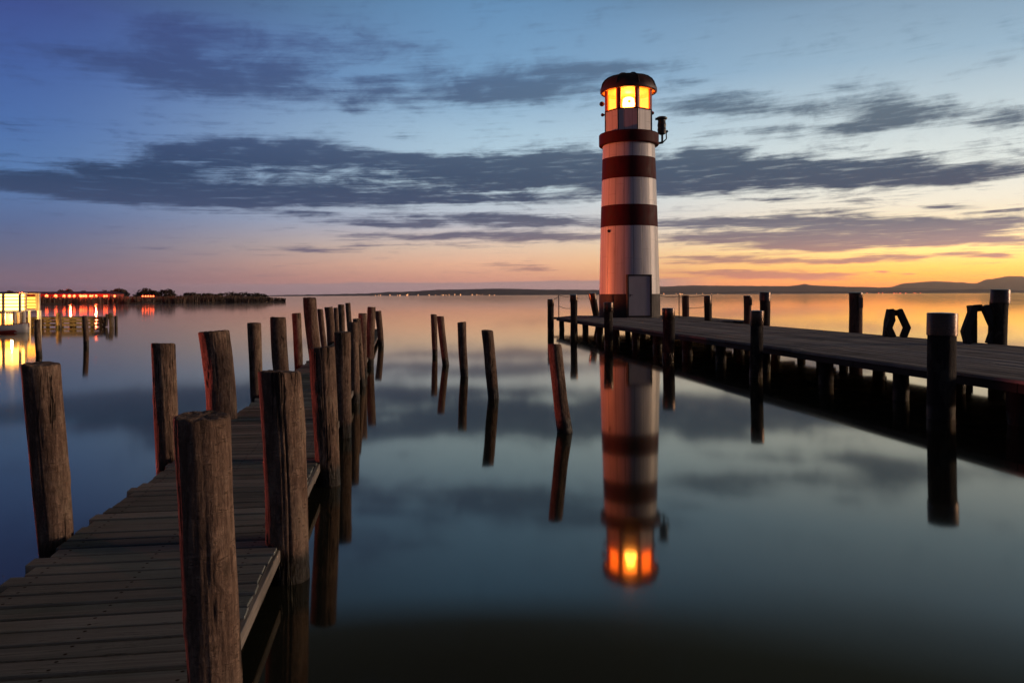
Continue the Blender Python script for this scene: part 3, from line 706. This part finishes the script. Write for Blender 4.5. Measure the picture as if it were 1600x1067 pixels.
DK = empty('small_dock', (at(118, 505, 46.5).x, 46.5, 0)); tag(DK, 'low brown dock reaching out into the left bay', 'dock')
def kx(x): return at(x, 503, 46.5).x - DK.location.x
def kz(y): return at(118, y, 46.5).z
b_ = bmesh.new(); box(b_, (kx(36), 0, kz(499.5)), (kx(160), 1.6, kz(495.5)), 0.01); link('deck', b_, 'grey_wood', DK)
b_ = bmesh.new(); box(b_, (kx(36), 0.12, kz(504)), (kx(160), 0.2, kz(500.5)), 0.01); box(b_, (kx(36), 0.05, kz(509.5)), (kx(159), 0.24, kz(506)), 0.01); link('side_beam', b_, 'grey_wood', DK)
for x in (45, 70, 92, 112, 140, 158):
    for yy_ in (0.3, 1.3):
        b_ = bmesh.new(); tube(b_, (kx(x), yy_, -0.4), (kx(x), yy_, kz(497)), 0.1, None, 10); link('pile', b_, 'grey_wood', DK)
b_ = bmesh.new(); tube(b_, (kx(171), 0.3, -0.4), (kx(169), 0.3, kz(489.5)), 0.12, None, 12); tube(b_, (kx(163), 0.2, kz(510)), (kx(165), 0.2, kz(491)), 0.08, None, 10); tube(b_, (kx(160), 0.25, kz(500)), (kx(173), 0.25, kz(494)), 0.07, None, 10); tube(b_, (kx(173.5), 0.6, -0.4), (kx(173.5), 0.6, kz(494)), 0.09, None, 10)
link('end_post', b_, 'grey_wood', DK)

YB_ = 39.6; BT = empty('rowing_boat', (at(10, 516, YB_).x, YB_, 0)); tag(BT, 'small white boat moored below the lit terrace', 'boat')
def hull(scale, z0, z1):
    b = bmesh.new(); n = 14; rows = []
    for i in range(n + 1):
        t = i / n; x = -1.9 + 3.0 * t; hw = 0.62 * (1 - max(0, (t - 0.35) / 0.65) ** 2.2) * scale + 0.02
        zt = z1 + 0.12 * max(0, t - 0.5) * 2
        rows.append([b.verts.new((x, -hw * k, z)) for k, z in ((1, zt), (0.92, (z0 + zt) / 2), (0.7, z0), (-0.7, z0), (-0.92, (z0 + zt) / 2), (-1, zt))])
    for A, B in zip(rows, rows[1:]):
        for i in range(5): b.faces.new((A[i], B[i], B[i + 1], A[i + 1])).smooth = True
    b.faces.new(rows[0]); return b
o = link('hull', hull(1, -0.05, 0.34), 'hull', BT); o.modifiers.new('thick', 'SOLIDIFY').thickness = 0.04
o = link('rubbing_strake', hull(1.05, 0.30, 0.37), 'hull_red', BT); o.modifiers.new('thick', 'SOLIDIFY').thickness = 0.03
o = link('keel_stripe', hull(1.03, -0.06, 0.07), 'hull_red', BT)

# reed bank
bm = bmesh.new(); N = 60; rows = []
def bank_front(x): return 200 + (x - 100) / 345 * 40 if x < 440 else 240
for i in range(N + 1):
    x = -260 + (446 + 260) * i / N; Yf = bank_front(x) + 3 * noise.noise(Vector((x * 0.02, 0, 0)))
    taper = min(1, (446 - x) / 60 + 0.02)
    rows.append([bm.verts.new(((x - 800) * Yf / F * (1 + d / Yf), Yf + d * taper, z)) for d, z in ((0, -0.3), (2, 0.25), (30, 0.45), (90, 0.4), (120, -0.4))])
for A, B in zip(rows, rows[1:]):
    for i in range(4): bm.faces.new((A[i], B[i], B[i + 1], A[i + 1]))
tag(link('shore', bm, 'mud'), 'low muddy bank under the reeds', 'shore', kind='structure')
bm = bmesh.new()
for i in range(9000):
    x = random.uniform(-260, 446); taper = min(1, (446 - x) / 60 + 0.02)
    d = 1.2 + random.random() ** 2 * 30 * taper; Yf = bank_front(x) + d
    X = (x - 800) * bank_front(x) / F * (1 + d / bank_front(x)); h = random.uniform(1.2, 2.15) * (0.55 + 0.45 * taper) * (1 + 0.25 * noise.noise(Vector((X * 0.12, Yf * 0.1, 0))))
    a = random.uniform(0, PI); w = random.uniform(0.05, 0.16); dx, dy = math.cos(a) * w, math.sin(a) * w; lx_ = random.uniform(-0.25, 0.25)
    v = [bm.verts.new(p) for p in ((X - dx, Yf - dy, -0.1), (X + dx, Yf + dy, -0.1), (X + dx * 0.7 + lx_, Yf + dy, h * 0.8), (X + lx_ * 1.5, Yf, h))]
    bm.faces.new(v)
tag(link('reeds', bm, 'reed'), 'dry brown reed belt along the left shore', 'reeds', kind='stuff')
# bushes and trees behind the reeds
def tree(label, x, ytop, wpx, Y):
    T_ = at(x, ytop, Y); h = T_.z; w = wpx * Y / F / 2 * 1.35
    root = empty('tree', (T_.x, Y, 0.3)); tag(root, label, 'tree', 'trees behind the reed belt')
    b = bmesh.new(); tube(b, (0, 0, -0.3), (0.1, 0, h * 0.55), 0.14, 0.06, 8)
    for k in range(4):
        a = random.uniform(0, 2 * PI); tube(b, (0.05, 0, h * 0.3), (math.cos(a) * w * 0.6, math.sin(a) * w * 0.6, h * 0.7), 0.06, 0.02, 6)
    link('trunk', b, 'bark', root)
    b = bmesh.new(); lumps = [(random.gauss(0, 0.38), random.gauss(0, 0.38), random.uniform(0.1, 0.72), random.uniform(0.32, 0.55)) for _ in range(11)]
    for k in range(900):
        cx, cy, cz, cr = random.choice(lumps); dv = Vector((random.gauss(0, 1), random.gauss(0, 1), random.gauss(0, 1))).normalized() * cr * random.random() ** 0.4
        p = Vector((cx * w + dv.x * w, cy * w + dv.y * w, max(0.1, (cz + dv.z * 0.45) * h)))
        if p.z > h: p.z = h * random.uniform(0.85, 1)
        s = random.uniform(0.16, 0.36); u_ = Vector((random.gauss(0, 1), random.gauss(0, 1), random.gauss(0, 1))).normalized() * s; v_ = u_.cross(Vector((random.gauss(0, 1), random.gauss(0, 1), random.gauss(0, 1)))).normalized() * s
        b.faces.new([b.verts.new(p - u_), b.verts.new(p + v_), b.verts.new(p + u_), b.verts.new(p - v_)])
    link('crown', b, 'leaf', root)
TREES = [(18, 454, 30, 'tree behind the brightly lit terrace, nearest the left edge'), (48, 453, 28, 'tree behind the right end of the lit terrace'), (78, 453.5, 26, 'tree above the first red lamp beside the terrace'), (104, 451, 26, 'leftmost tree, above the red row of lamps'), (128, 453, 22, 'second tree from the left above the red lamps'), (152, 454, 22, 'low rounded tree left of the tall one at the lamp row end'),
         (170, 453, 22, 'small tree touching the tall one at the right end of the lamps'), (190, 449.5, 24, 'tall tree over the gap between the two rows of red lamps'), (217, 448.5, 24, 'tallest tree, above the short row of small red lamps'),
         (240, 452, 20, 'thin tree just right of the short lamp row'), (262, 449.5, 26, 'broad tree right of the short lamp row'), (284, 455, 26, 'lower tree leaning on the broad one'),
         (304, 457, 26, 'small bush right of the broad tree, first of the low line'), (322, 458, 26, 'small bush in the low line, above the middle of the reeds'), (341, 457, 26, 'pointed bush halfway along the low line'),
         (366, 456.5, 28, 'highest bush of the low line towards the reed tip'), (386, 458, 26, 'small bush next to the highest of the low line'), (406, 458.5, 28, 'last bush before the tip of the reeds')]
for x, y, w, lab in TREES: tree(lab, x, y, w, 236 + (x - 100) * 0.12)
# long low building behind the lamps
YH = 225.0
HB = empty('lakeside_hall', (at(100, 463, YH).x, YH, 0.3)); tag(HB, 'long low red hall behind the row of red lamps', 'building')
hx = lambda x: at(x, 463, YH).x - HB.location.x
b_ = bmesh.new(); box(b_, (hx(-80), 0, -0.3), (hx(172), 8, 2.3)); link('wall', b_, 'red_wall', HB)
b_ = bmesh.new(); z0 = 2.3
vs = [b_.verts.new(p) for p in ((hx(-83), -0.6, z0), (hx(175), -0.6, z0), (hx(175), 8.6, z0), (hx(-83), 8.6, z0), (hx(-78), 4, z0 + 0.7), (hx(168), 4, z0 + 0.7))]
for q in ((0, 1, 5, 4), (1, 2, 5), (2, 3, 4, 5), (3, 0, 4), (3, 2, 1, 0)): b_.faces.new([vs[i] for i in q])
link('roof', b_, 'red_roof', HB)
GL = 'red lamps along the left shore'
def lamp_post(label, x, r, Y=212.0, y=462.6):
    p = at(x, y, Y); root = empty('street_lamp', (p.x, Y, 0.4)); tag(root, label, 'street lamp', GL)
    b = bmesh.new(); tube(b, (0, 0, -0.4), (0, 0, p.z - 0.4 - r), 0.05, None, 6); link('pole', b, 'black_metal', root)
    b = bmesh.new(); ball(b, (0, 0, p.z - 0.4), r, 2); link('globe', b, 'red_globe', root)
LX = [(73, .42, 'first red lamp right of the lit terrace, alone'), (87, .42, 'second red lamp from the terrace, big and bright'), (100, .36, 'left one of three close red lamps'), (108.5, .40, 'middle one of three close red lamps'), (116, .36, 'right one of three close red lamps'),
      (126, .38, 'leftmost of a tight red lamp trio at mid row'), (130, .34, 'middle of a tight red lamp trio at mid row'), (134, .36, 'rightmost of a tight red lamp trio at mid row'), (141, .30, 'left of a red lamp pair past mid row'), (144.5, .26, 'right of a red lamp pair past mid row'), (150.5, .32, 'single red lamp after the pair'),
      (163, .26, 'left of the last close red lamp pair'), (166.5, .30, 'right of the last close red lamp pair'), (179, .30, 'last lamp of the long red row, standing apart')]
for x, r, lab in LX: lamp_post(lab, x, r)
for i, x in enumerate((223, 227.5, 231.5, 235.5, 239.5)):
    lamp_post(['leftmost of five tiny red lamps under the tallest tree', 'second of five tiny red lamps under the tallest tree', 'middle of five tiny red lamps under the tallest tree', 'fourth of five tiny red lamps under the tallest tree', 'rightmost of five tiny red lamps under the tallest tree'][i], x, .2, 205, 462.8)

# lights of the towns on the far shore
def town(x, y, r, mat, label):
    p = at(x, y, 7600); root = bmesh.new(); tube(root, (0, 0, -p.z - 1), (0, 0, 0), 0.6, None, 5); ball(root, (0, 0, 0), r, 1)
    tag(link('town_light', root, mat, None, p), label, 'town light', label)
random.seed(3)
for k in range(26):
    x = 585 + 195 * random.random() ** 1.1; town(x, 460.9 - (x - 600) * 0.003 + random.uniform(-0.5, 0.6), random.uniform(2.0, 4.6), 'town_light', 'tiny orange town light on the far shore left of the lighthouse')
for k in range(15): town(random.uniform(1352, 1440), 458.3 + random.uniform(-0.5, 0.5), random.uniform(2.2, 4.6), 'town_red', 'tiny red town light on the far shore right of the brown post')
for k in range(12): town(random.uniform(1035, 1125), 458.9 + random.uniform(-0.5, 0.5), random.uniform(1.4, 2.6), 'town_light', 'tiny pale town light on the far shore just right of the lighthouse')

# ------------------------------------------------------------------ sky
SC.world = bpy.data.worlds.new('World'); SC.world.use_nodes = True
nt = NT(SC.world.node_tree); bg = SC.world.node_tree.nodes['Background']
tc = nt.node('ShaderNodeTexCoord'); sp = nt.node('ShaderNodeSeparateXYZ'); nt.put(sp.inputs[0], tc.outputs['Generated'])
X_, Y_, Z_ = sp.outputs
DEG = 180 / PI
az = nt.m('MULTIPLY', nt.m('ARCTAN2', X_, Y_), DEG)
el = nt.m('MULTIPLY', nt.m('ARCSINE', Z_), DEG)
el0 = nt.m('MAXIMUM', el, 0.0)
ep = nt.m('DIVIDE', el0, 40.0)
def st(*a): return [(min(1, e / 40), lin(c)) for e, c in a]
left = nt.ramp(ep, st((0, (112, 92, 104)), (1.2, (120, 100, 112)), (2.6, (104, 104, 128)), (4.6, (88, 106, 146)), (7.5, (86, 122, 172)), (10.5, (76, 110, 168)), (14, (68, 96, 158)), (17.5, (62, 80, 142)), (19.5, (56, 70, 114)), (22, (46, 50, 52)), (40, (32, 36, 42))))
mid = nt.ramp(ep, st((0, (178, 126, 116)), (1.2, (206, 146, 122)), (2.2, (232, 178, 144)), (3.4, (226, 196, 170)), (5.2, (190, 194, 204)), (8, (190, 212, 222)), (11.5, (166, 196, 216)), (15, (122, 162, 198)), (19.5, (104, 146, 186)), (20.3, (100, 142, 182)), (22.2, (56, 60, 60)), (24.5, (46, 48, 46)), (40, (34, 38, 42))))
right = nt.ramp(ep, st((0, (250, 124, 48)), (0.8, (254, 152, 56)), (1.6, (255, 190, 84)), (2.8, (255, 214, 132)), (4.2, (254, 230, 186)), (5.8, (246, 236, 214)), (8, (226, 232, 226)), (11, (200, 214, 218)), (15, (154, 182, 202)), (18.5, (130, 158, 182)), (20.5, (100, 120, 136)), (23.5, (60, 66, 62)), (40, (38, 42, 44))))
SUN_AZ = 42.0
d = nt.m('ABSOLUTE', nt.m('SUBTRACT', nt.m('WRAP', nt.m('SUBTRACT', az, SUN_AZ), 180.0, -180.0), 0.0))
base = nt.mix(nt.step(d, 14, 46), right, mid)
base = nt.mix(nt.step(d, 40, 76), base, left)
back = nt.ramp(ep, st((0, (70, 66, 78)), (6, (60, 66, 88)), (20, (46, 52, 68)), (40, (38, 44, 56))))
base = nt.mix(nt.step(d, 85, 130), base, back)
# distant haze bank low over the lake
bn = nt.noise(nt.scale(tc.outputs['Generated'], (9, 9, 40)), 1.0, 3, 0.5)
btop = nt.m('ADD', nt.m('ADD', 1.0, nt.m('MULTIPLY', nt.m('SUBTRACT', bn, 0.5), 0.5)), nt.m('MULTIPLY', az, 0.008))
bank = nt.m('MULTIPLY', nt.step(nt.m('SUBTRACT', el, btop), -0.07, 0.07, 1.0, 0.0), nt.m('MULTIPLY', nt.step(az, -30, -14), nt.step(az, 9, 15, 1.0, 0.0)))
base = nt.mix(nt.m('MULTIPLY', bank, 0.85), base, lin((140, 120, 124)))
# clouds: wind-drawn streaks; where they stand is set by soft patches, their texture by noise
CL = [(130,90,95,22,.65),(270,92,70,38,.95),(300,45,110,20,.7),(430,108,70,24,.95),(510,70,95,18,.7),(310,128,90,24,.7),(420,142,80,16,.65),(640,72,60,10,.5),(580,125,50,8,.7),(560,150,70,14,.7),(740,145,110,18,1.),(660,110,40,15,.5),(560,172,35,7,.5),(840,135,120,22,.9),(970,108,90,10,.8),(860,105,70,12,.6),
 (1080,165,70,14,.8),(1075,130,30,6,.7),(1150,148,50,8,.65),(1165,170,50,10,.8),(1260,170,50,12,.9),(1380,165,60,18,1.),(1330,200,60,10,.95),(1440,180,70,14,.85),(1590,180,35,18,.9),(1310,138,40,6,.6),(1200,205,70,8,.5),(1540,195,40,12,.5),
 (330,240,120,20,1.),(450,235,110,18,.8),(600,250,160,12,.9),(60,285,100,14,.9),(200,270,120,16,.9),(250,305,170,14,1.),(470,305,220,16,1.1),(750,312,160,8,.8),(760,290,80,6,.6),(770,260,120,14,.9),(900,250,100,18,1.),(820,275,60,10,.8),(950,295,80,10,.8),(1130,265,150,22,1.1),(1120,238,60,10,.8),(1300,275,170,18,1.),(1500,275,150,14,1.),(1080,298,80,8,.9),(380,320,100,5,.5),
 (600,350,100,6,.9),(740,340,140,7,.8),(860,350,100,9,.9),(1100,350,80,8,.9),(1240,345,100,10,1.),(1350,355,120,10,.9),(1450,350,80,6,.7),(1520,358,90,10,.9),(1580,345,40,6,.7),(700,370,130,6,.9),(870,372,100,7,.9),(1120,370,100,8,1.),(1300,375,150,10,1.),(1480,378,130,8,.9),(1260,386,90,7,.9),(480,388,90,4,.7),(620,384,150,3,.45),(260,391,40,3,.45),(330,332,50,4,.35),(470,333,60,5,.5),
 (1200,313,50,4,.65),(1340,312,40,6,.4),(1460,322,40,4,.8),(1570,329,50,4,.8),(1300,330,30,4,.4),(1120,402,90,5,.8),(1220,408,100,4,.75),(1420,402,120,4,.8),(1330,408,60,3,.65),(1560,400,30,4,.7),(1200,430,70,6,.9),(1120,428,80,7,.75),(1290,430,60,5,.8),(1380,424,12,3,.7),(1420,428,14,2,.7),(800,415,60,3,.55),(830,421,60,3,.55),(1050,412,60,3,.5),
 (600,280,260,20,.55),(900,272,200,18,.4),(1300,262,260,14,.35),(1900,200,160,30,.9),(2000,300,260,20,1.),(1950,370,300,14,.9),(-250,270,260,25,.9),(-200,90,160,30,.6)]
vec = nt.node('ShaderNodeCombineXYZ'); nt.put(vec.inputs[0], az); nt.put(vec.inputs[1], el)
w1 = nt.noise(nt.scale(vec.outputs[0], (0.16, 0.5, 1)), 1.0, 3, 0.6)
vec2 = nt.node('ShaderNodeCombineXYZ'); nt.put(vec2.inputs[0], az)
nt.put(vec2.inputs[1], nt.m('ADD', el, nt.m('MULTIPLY', nt.m('SUBTRACT', w1, 0.5), 0.9)))
acc = 0.0
for (cx, cy, hx_, hy_, w) in CL:
    a, b = unroll(cx, cy); A = math.degrees(math.atan(a / F)); E = math.degrees(math.atan(-b / math.hypot(F, a)))
    dg = math.degrees(1 / math.hypot(F, a)) ; sa = hx_ * math.degrees(F / (F * F + a * a)); se = hy_ * dg * 1.05
    p = nt.v('MULTIPLY_ADD', vec2.outputs[0], (1 / sa, 1 / se, 0), (-A / sa, -E / se, 0))
    g = nt.m('POWER', math.exp(-1), nt.v('DOT_PRODUCT', p, p))
    acc = nt.m('MULTIPLY_ADD', g, w, acc)
lg = nt.m('MULTIPLY', nt.m('LOGARITHM', nt.m('ADD', el0, 1.6), math.e), 9.0)
nv = nt.node('ShaderNodeCombineXYZ'); nt.put(nv.inputs[0], nt.m('MULTIPLY', az, 0.26)); nt.put(nv.inputs[1], nt.m('ADD', nt.m('MULTIPLY', lg, 1.0), nt.m('MULTIPLY', az, -0.03)))
n1 = nt.noise(nv.outputs[0], 1.25, 8, 0.66, 0.35)
n2 = nt.noise(nt.scale(nv.outputs[0], (0.30, 2.6, 1)), 2.0, 7, 0.68, 0.2)      # long filaments drawn out by the wind
dn = nt.m('ADD', nt.m('ADD', nt.m('MULTIPLY', nt.m('MINIMUM', acc, 1.3), 0.92), nt.m('MULTIPLY', nt.m('SUBTRACT', n1, 0.5), 1.7)), nt.m('MULTIPLY', nt.m('SUBTRACT', n2, 0.5), 1.3))
soft = nt.step(el0, 8, 15, 0.62, 0.85)
den = nt.step(nt.m('SUBTRACT', dn, 0.25), nt.m('MULTIPLY', soft, -0.30), nt.m('MULTIPLY', soft, 0.85))
cleft = nt.ramp(ep, st((0, (116, 96, 108)), (3, (92, 92, 116)), (5, (62, 76, 108)), (8, (46, 66, 98)), (12, (56, 74, 114)), (17, (60, 76, 126)), (24, (46, 54, 74)), (40, (38, 44, 58))))
cright = nt.ramp(ep, st((0, (200, 112, 92)), (1.0, (186, 116, 96)), (2.2, (168, 118, 106)), (3.4, (132, 110, 114)), (4.6, (106, 106, 120)), (6.5, (50, 66, 92)), (8.5, (54, 74, 98)), (12, (62, 82, 102)), (17, (90, 116, 142)), (24, (60, 70, 80)), (40, (44, 50, 58))))
cc = nt.mix(nt.step(d, 22, 70), cright, cleft)
n3 = nt.noise(nt.scale(nv.outputs[0], (0.5, 1.6, 1)), 2.6, 6, 0.65, 0.3)
cc = nt.mix(nt.step(n3, 0.52, 0.72, 0.0, 0.28), cc, base)
thick = nt.m('MULTIPLY', den, nt.step(el0, 8, 13, 0.97, 0.85))
sky = nt.mix(thick, base, cc)
low = nt.step(el, -1.5, -0.2)
sky = nt.mix(low, lin((60, 50, 50)), sky)
sc_ = nt.v('SCALE', sky); path = nt.m('MINIMUM', 42000.0, nt.m('DIVIDE', 520.0, nt.m('TANGENT', nt.m('MULTIPLY', nt.m('MAXIMUM', el, 0.2), PI / 180))))
boost = nt.m('EXPONENT', nt.m('MULTIPLY', path, 2.6e-5))       # the low sky is this much brighter beyond the haze
glow = nt.m('ADD', 1.0, nt.m('MULTIPLY', nt.step(d, 8, 36, 0.42, 0.0), nt.step(el0, 3.0, 5.0, 1.0, 0.0)))
nt.put(sc_.node.inputs['Scale'], nt.m('MULTIPLY', nt.m('MULTIPLY_ADD', boost, 0.72, 0.28), glow))
nt.put(bg.inputs[0], sc_); bg.inputs[1].default_value = 1.0
# ------------------------------------------------------------------ evening haze over the lake
bm = bmesh.new(); box(bm, (-43000, -400, -5), (43000, 42000, 520)); hz = bpy.data.materials.new('haze'); hz.use_nodes = True
h_ = NT(hz.node_tree); hz.node_tree.nodes.remove(hz.node_tree.nodes['Principled BSDF'])
pv = h_.node('ShaderNodeVolumePrincipled'); pv.inputs['Color'].default_value = (1.0, 0.80, 0.74, 1); pv.inputs['Density'].default_value = 2.6e-5; pv.inputs['Anisotropy'].default_value = 0.9
h_.l.new(pv.outputs[0], hz.node_tree.nodes['Material Output'].inputs['Volume'])
tag(link('haze', bm, hz), kind='stuff')
# ------------------------------------------------------------------ lamps
def lamp_obj(kind, name, **kw):
    d_ = bpy.data.lights.new(name, kind)
    for k, v in kw.items(): setattr(d_, k, v)
    o = bpy.data.objects.new(name, d_); COL.objects.link(o); return o
s = lamp_obj('SUN', 'sun', energy=2.0, angle=math.radians(16), color=(1.0, 0.68, 0.46))
sa_, se_ = math.radians(86), math.radians(7)
s.rotation_euler = Vector((-math.sin(sa_) * math.cos(se_), -math.cos(sa_) * math.cos(se_), -math.sin(se_))).to_track_quat('-Z', 'Y').to_euler()
L = lamp_obj('POINT', 'lantern_light', energy=170, shadow_soft_size=0.2, color=(1, 0.40, 0.09)); L.location = LC + Vector((0, 0, 11.8 - ZD))
def flood(name, pos, target, watts, half, col):
    q = lamp_obj('SPOT', name, energy=watts, shadow_soft_size=0.12, color=col, spot_size=math.radians(2 * half), spot_blend=0.15)
    q.location = pos; dv = (target - pos).normalized(); q.rotation_euler = dv.to_track_quat('-Z', 'Y').to_euler(); return dv
for (px_, py_, target, watts, half) in ((-30, 464, LC + Vector((-0.5, 0, 9.0)), 36000, 15),):
    fl = at(px_, py_, YT - 0.5); dv = flood('flood_light', fl, target, watts, half, (1, 0.17, 0.055))
    c_ = fl - T.location; b_ = bmesh.new()
    lathe(b_, [(0.05, 0.34), (0.16, 0.30), (0.2, -0.02), (0.185, -0.02), (0.14, 0.22), (0.02, 0.24)], 16)
    bmesh.ops.transform(b_, matrix=Matrix.Translation(c_) @ dv.to_track_quat('-Z', 'Y').to_matrix().to_4x4(), verts=b_.verts)
    tube(b_, c_ - dv * 0.2 - Vector((0, 0, 0.12)), (c_.x - dv.x * 0.2, 0.0, lz(486)), 0.03, None, 6)
    link('floodlight', b_, 'black_metal', T)
# unseen red floodlight and mast, added off left to rim the log posts
FM = Vector((-11.5, 11.6, 0.72)); mast = empty('rim_light_mast', (FM.x, FM.y, 0)); tag(mast, 'unseen slim mast added in the lake for the red rim light, left of the jetty', 'floodlight')
dv = flood('flood_light', FM, FM + Vector((9.4, -6.2, 0.5)), 3000, 31, (1, 0.16, 0.11))
flood('flood_light', FM + Vector((0, 0.1, 0.05)), FM + Vector((9, 11.5, 0.9)), 3000, 25, (1, 0.12, 0.06))
b_ = bmesh.new(); tube(b_, (-0.3, 0, -0.5), (-0.3, 0, 0.78), 0.06, 0.045, 10); tube(b_, (-0.3, 0, 0.72), (-0.18, 0, 0.72), 0.03, None, 8); link('pole', b_, 'black_metal', mast)
b_ = bmesh.new(); lathe(b_, [(0.05, 0.34), (0.16, 0.30), (0.2, -0.02), (0.185, -0.02), (0.14, 0.22), (0.02, 0.24)], 16)
bmesh.ops.transform(b_, matrix=Matrix.Translation((0, 0, 0.72)) @ dv.to_track_quat('-Z', 'Y').to_matrix().to_4x4(), verts=b_.verts); link('lamp_head', b_, 'black_metal', mast)
tl2 = lamp_obj('POINT', 'terrace_underlight', energy=500, shadow_soft_size=0.1, color=(1, 0.6, 0.15)); tl2.location = at(20, 495, YT + 1.0)
for x in (60, 110, 150):
    q = lamp_obj('POINT', 'hall_light', energy=5000, shadow_soft_size=0.2, color=(1, 0.10, 0.035)); q.location = at(x, 455.5, 213)
# ------------------------------------------------------------------ camera and view
cam = bpy.data.cameras.new('camera'); co = bpy.data.objects.new('camera', cam); COL.objects.link(co)
cam.sensor_width = 36; cam.lens = F / 1600 * 36; cam.shift_y = (461 - 533.5) / 1600; cam.clip_start = 0.05; cam.clip_end = 150000
co.matrix_world = Matrix.Translation((0, 0, ZC)) @ Matrix.Rotation(PI / 2, 4, 'X') @ Matrix.Rotation(-RHO, 4, 'Z')
SC.camera = co
vs_ = SC.view_settings; vs_.view_transform = 'Standard'; vs_.look = 'None'; vs_.exposure = 0; vs_.gamma = 1
SC.cycles.max_bounces = 8; SC.cycles.diffuse_bounces = 3; SC.cycles.glossy_bounces = 4; SC.cycles.transparent_max_bounces = 12
SC.cycles.sample_clamp_indirect = 6.0; SC.cycles.use_denoising = True
SC.cycles.caustics_reflective = False; SC.cycles.caustics_refractive = False
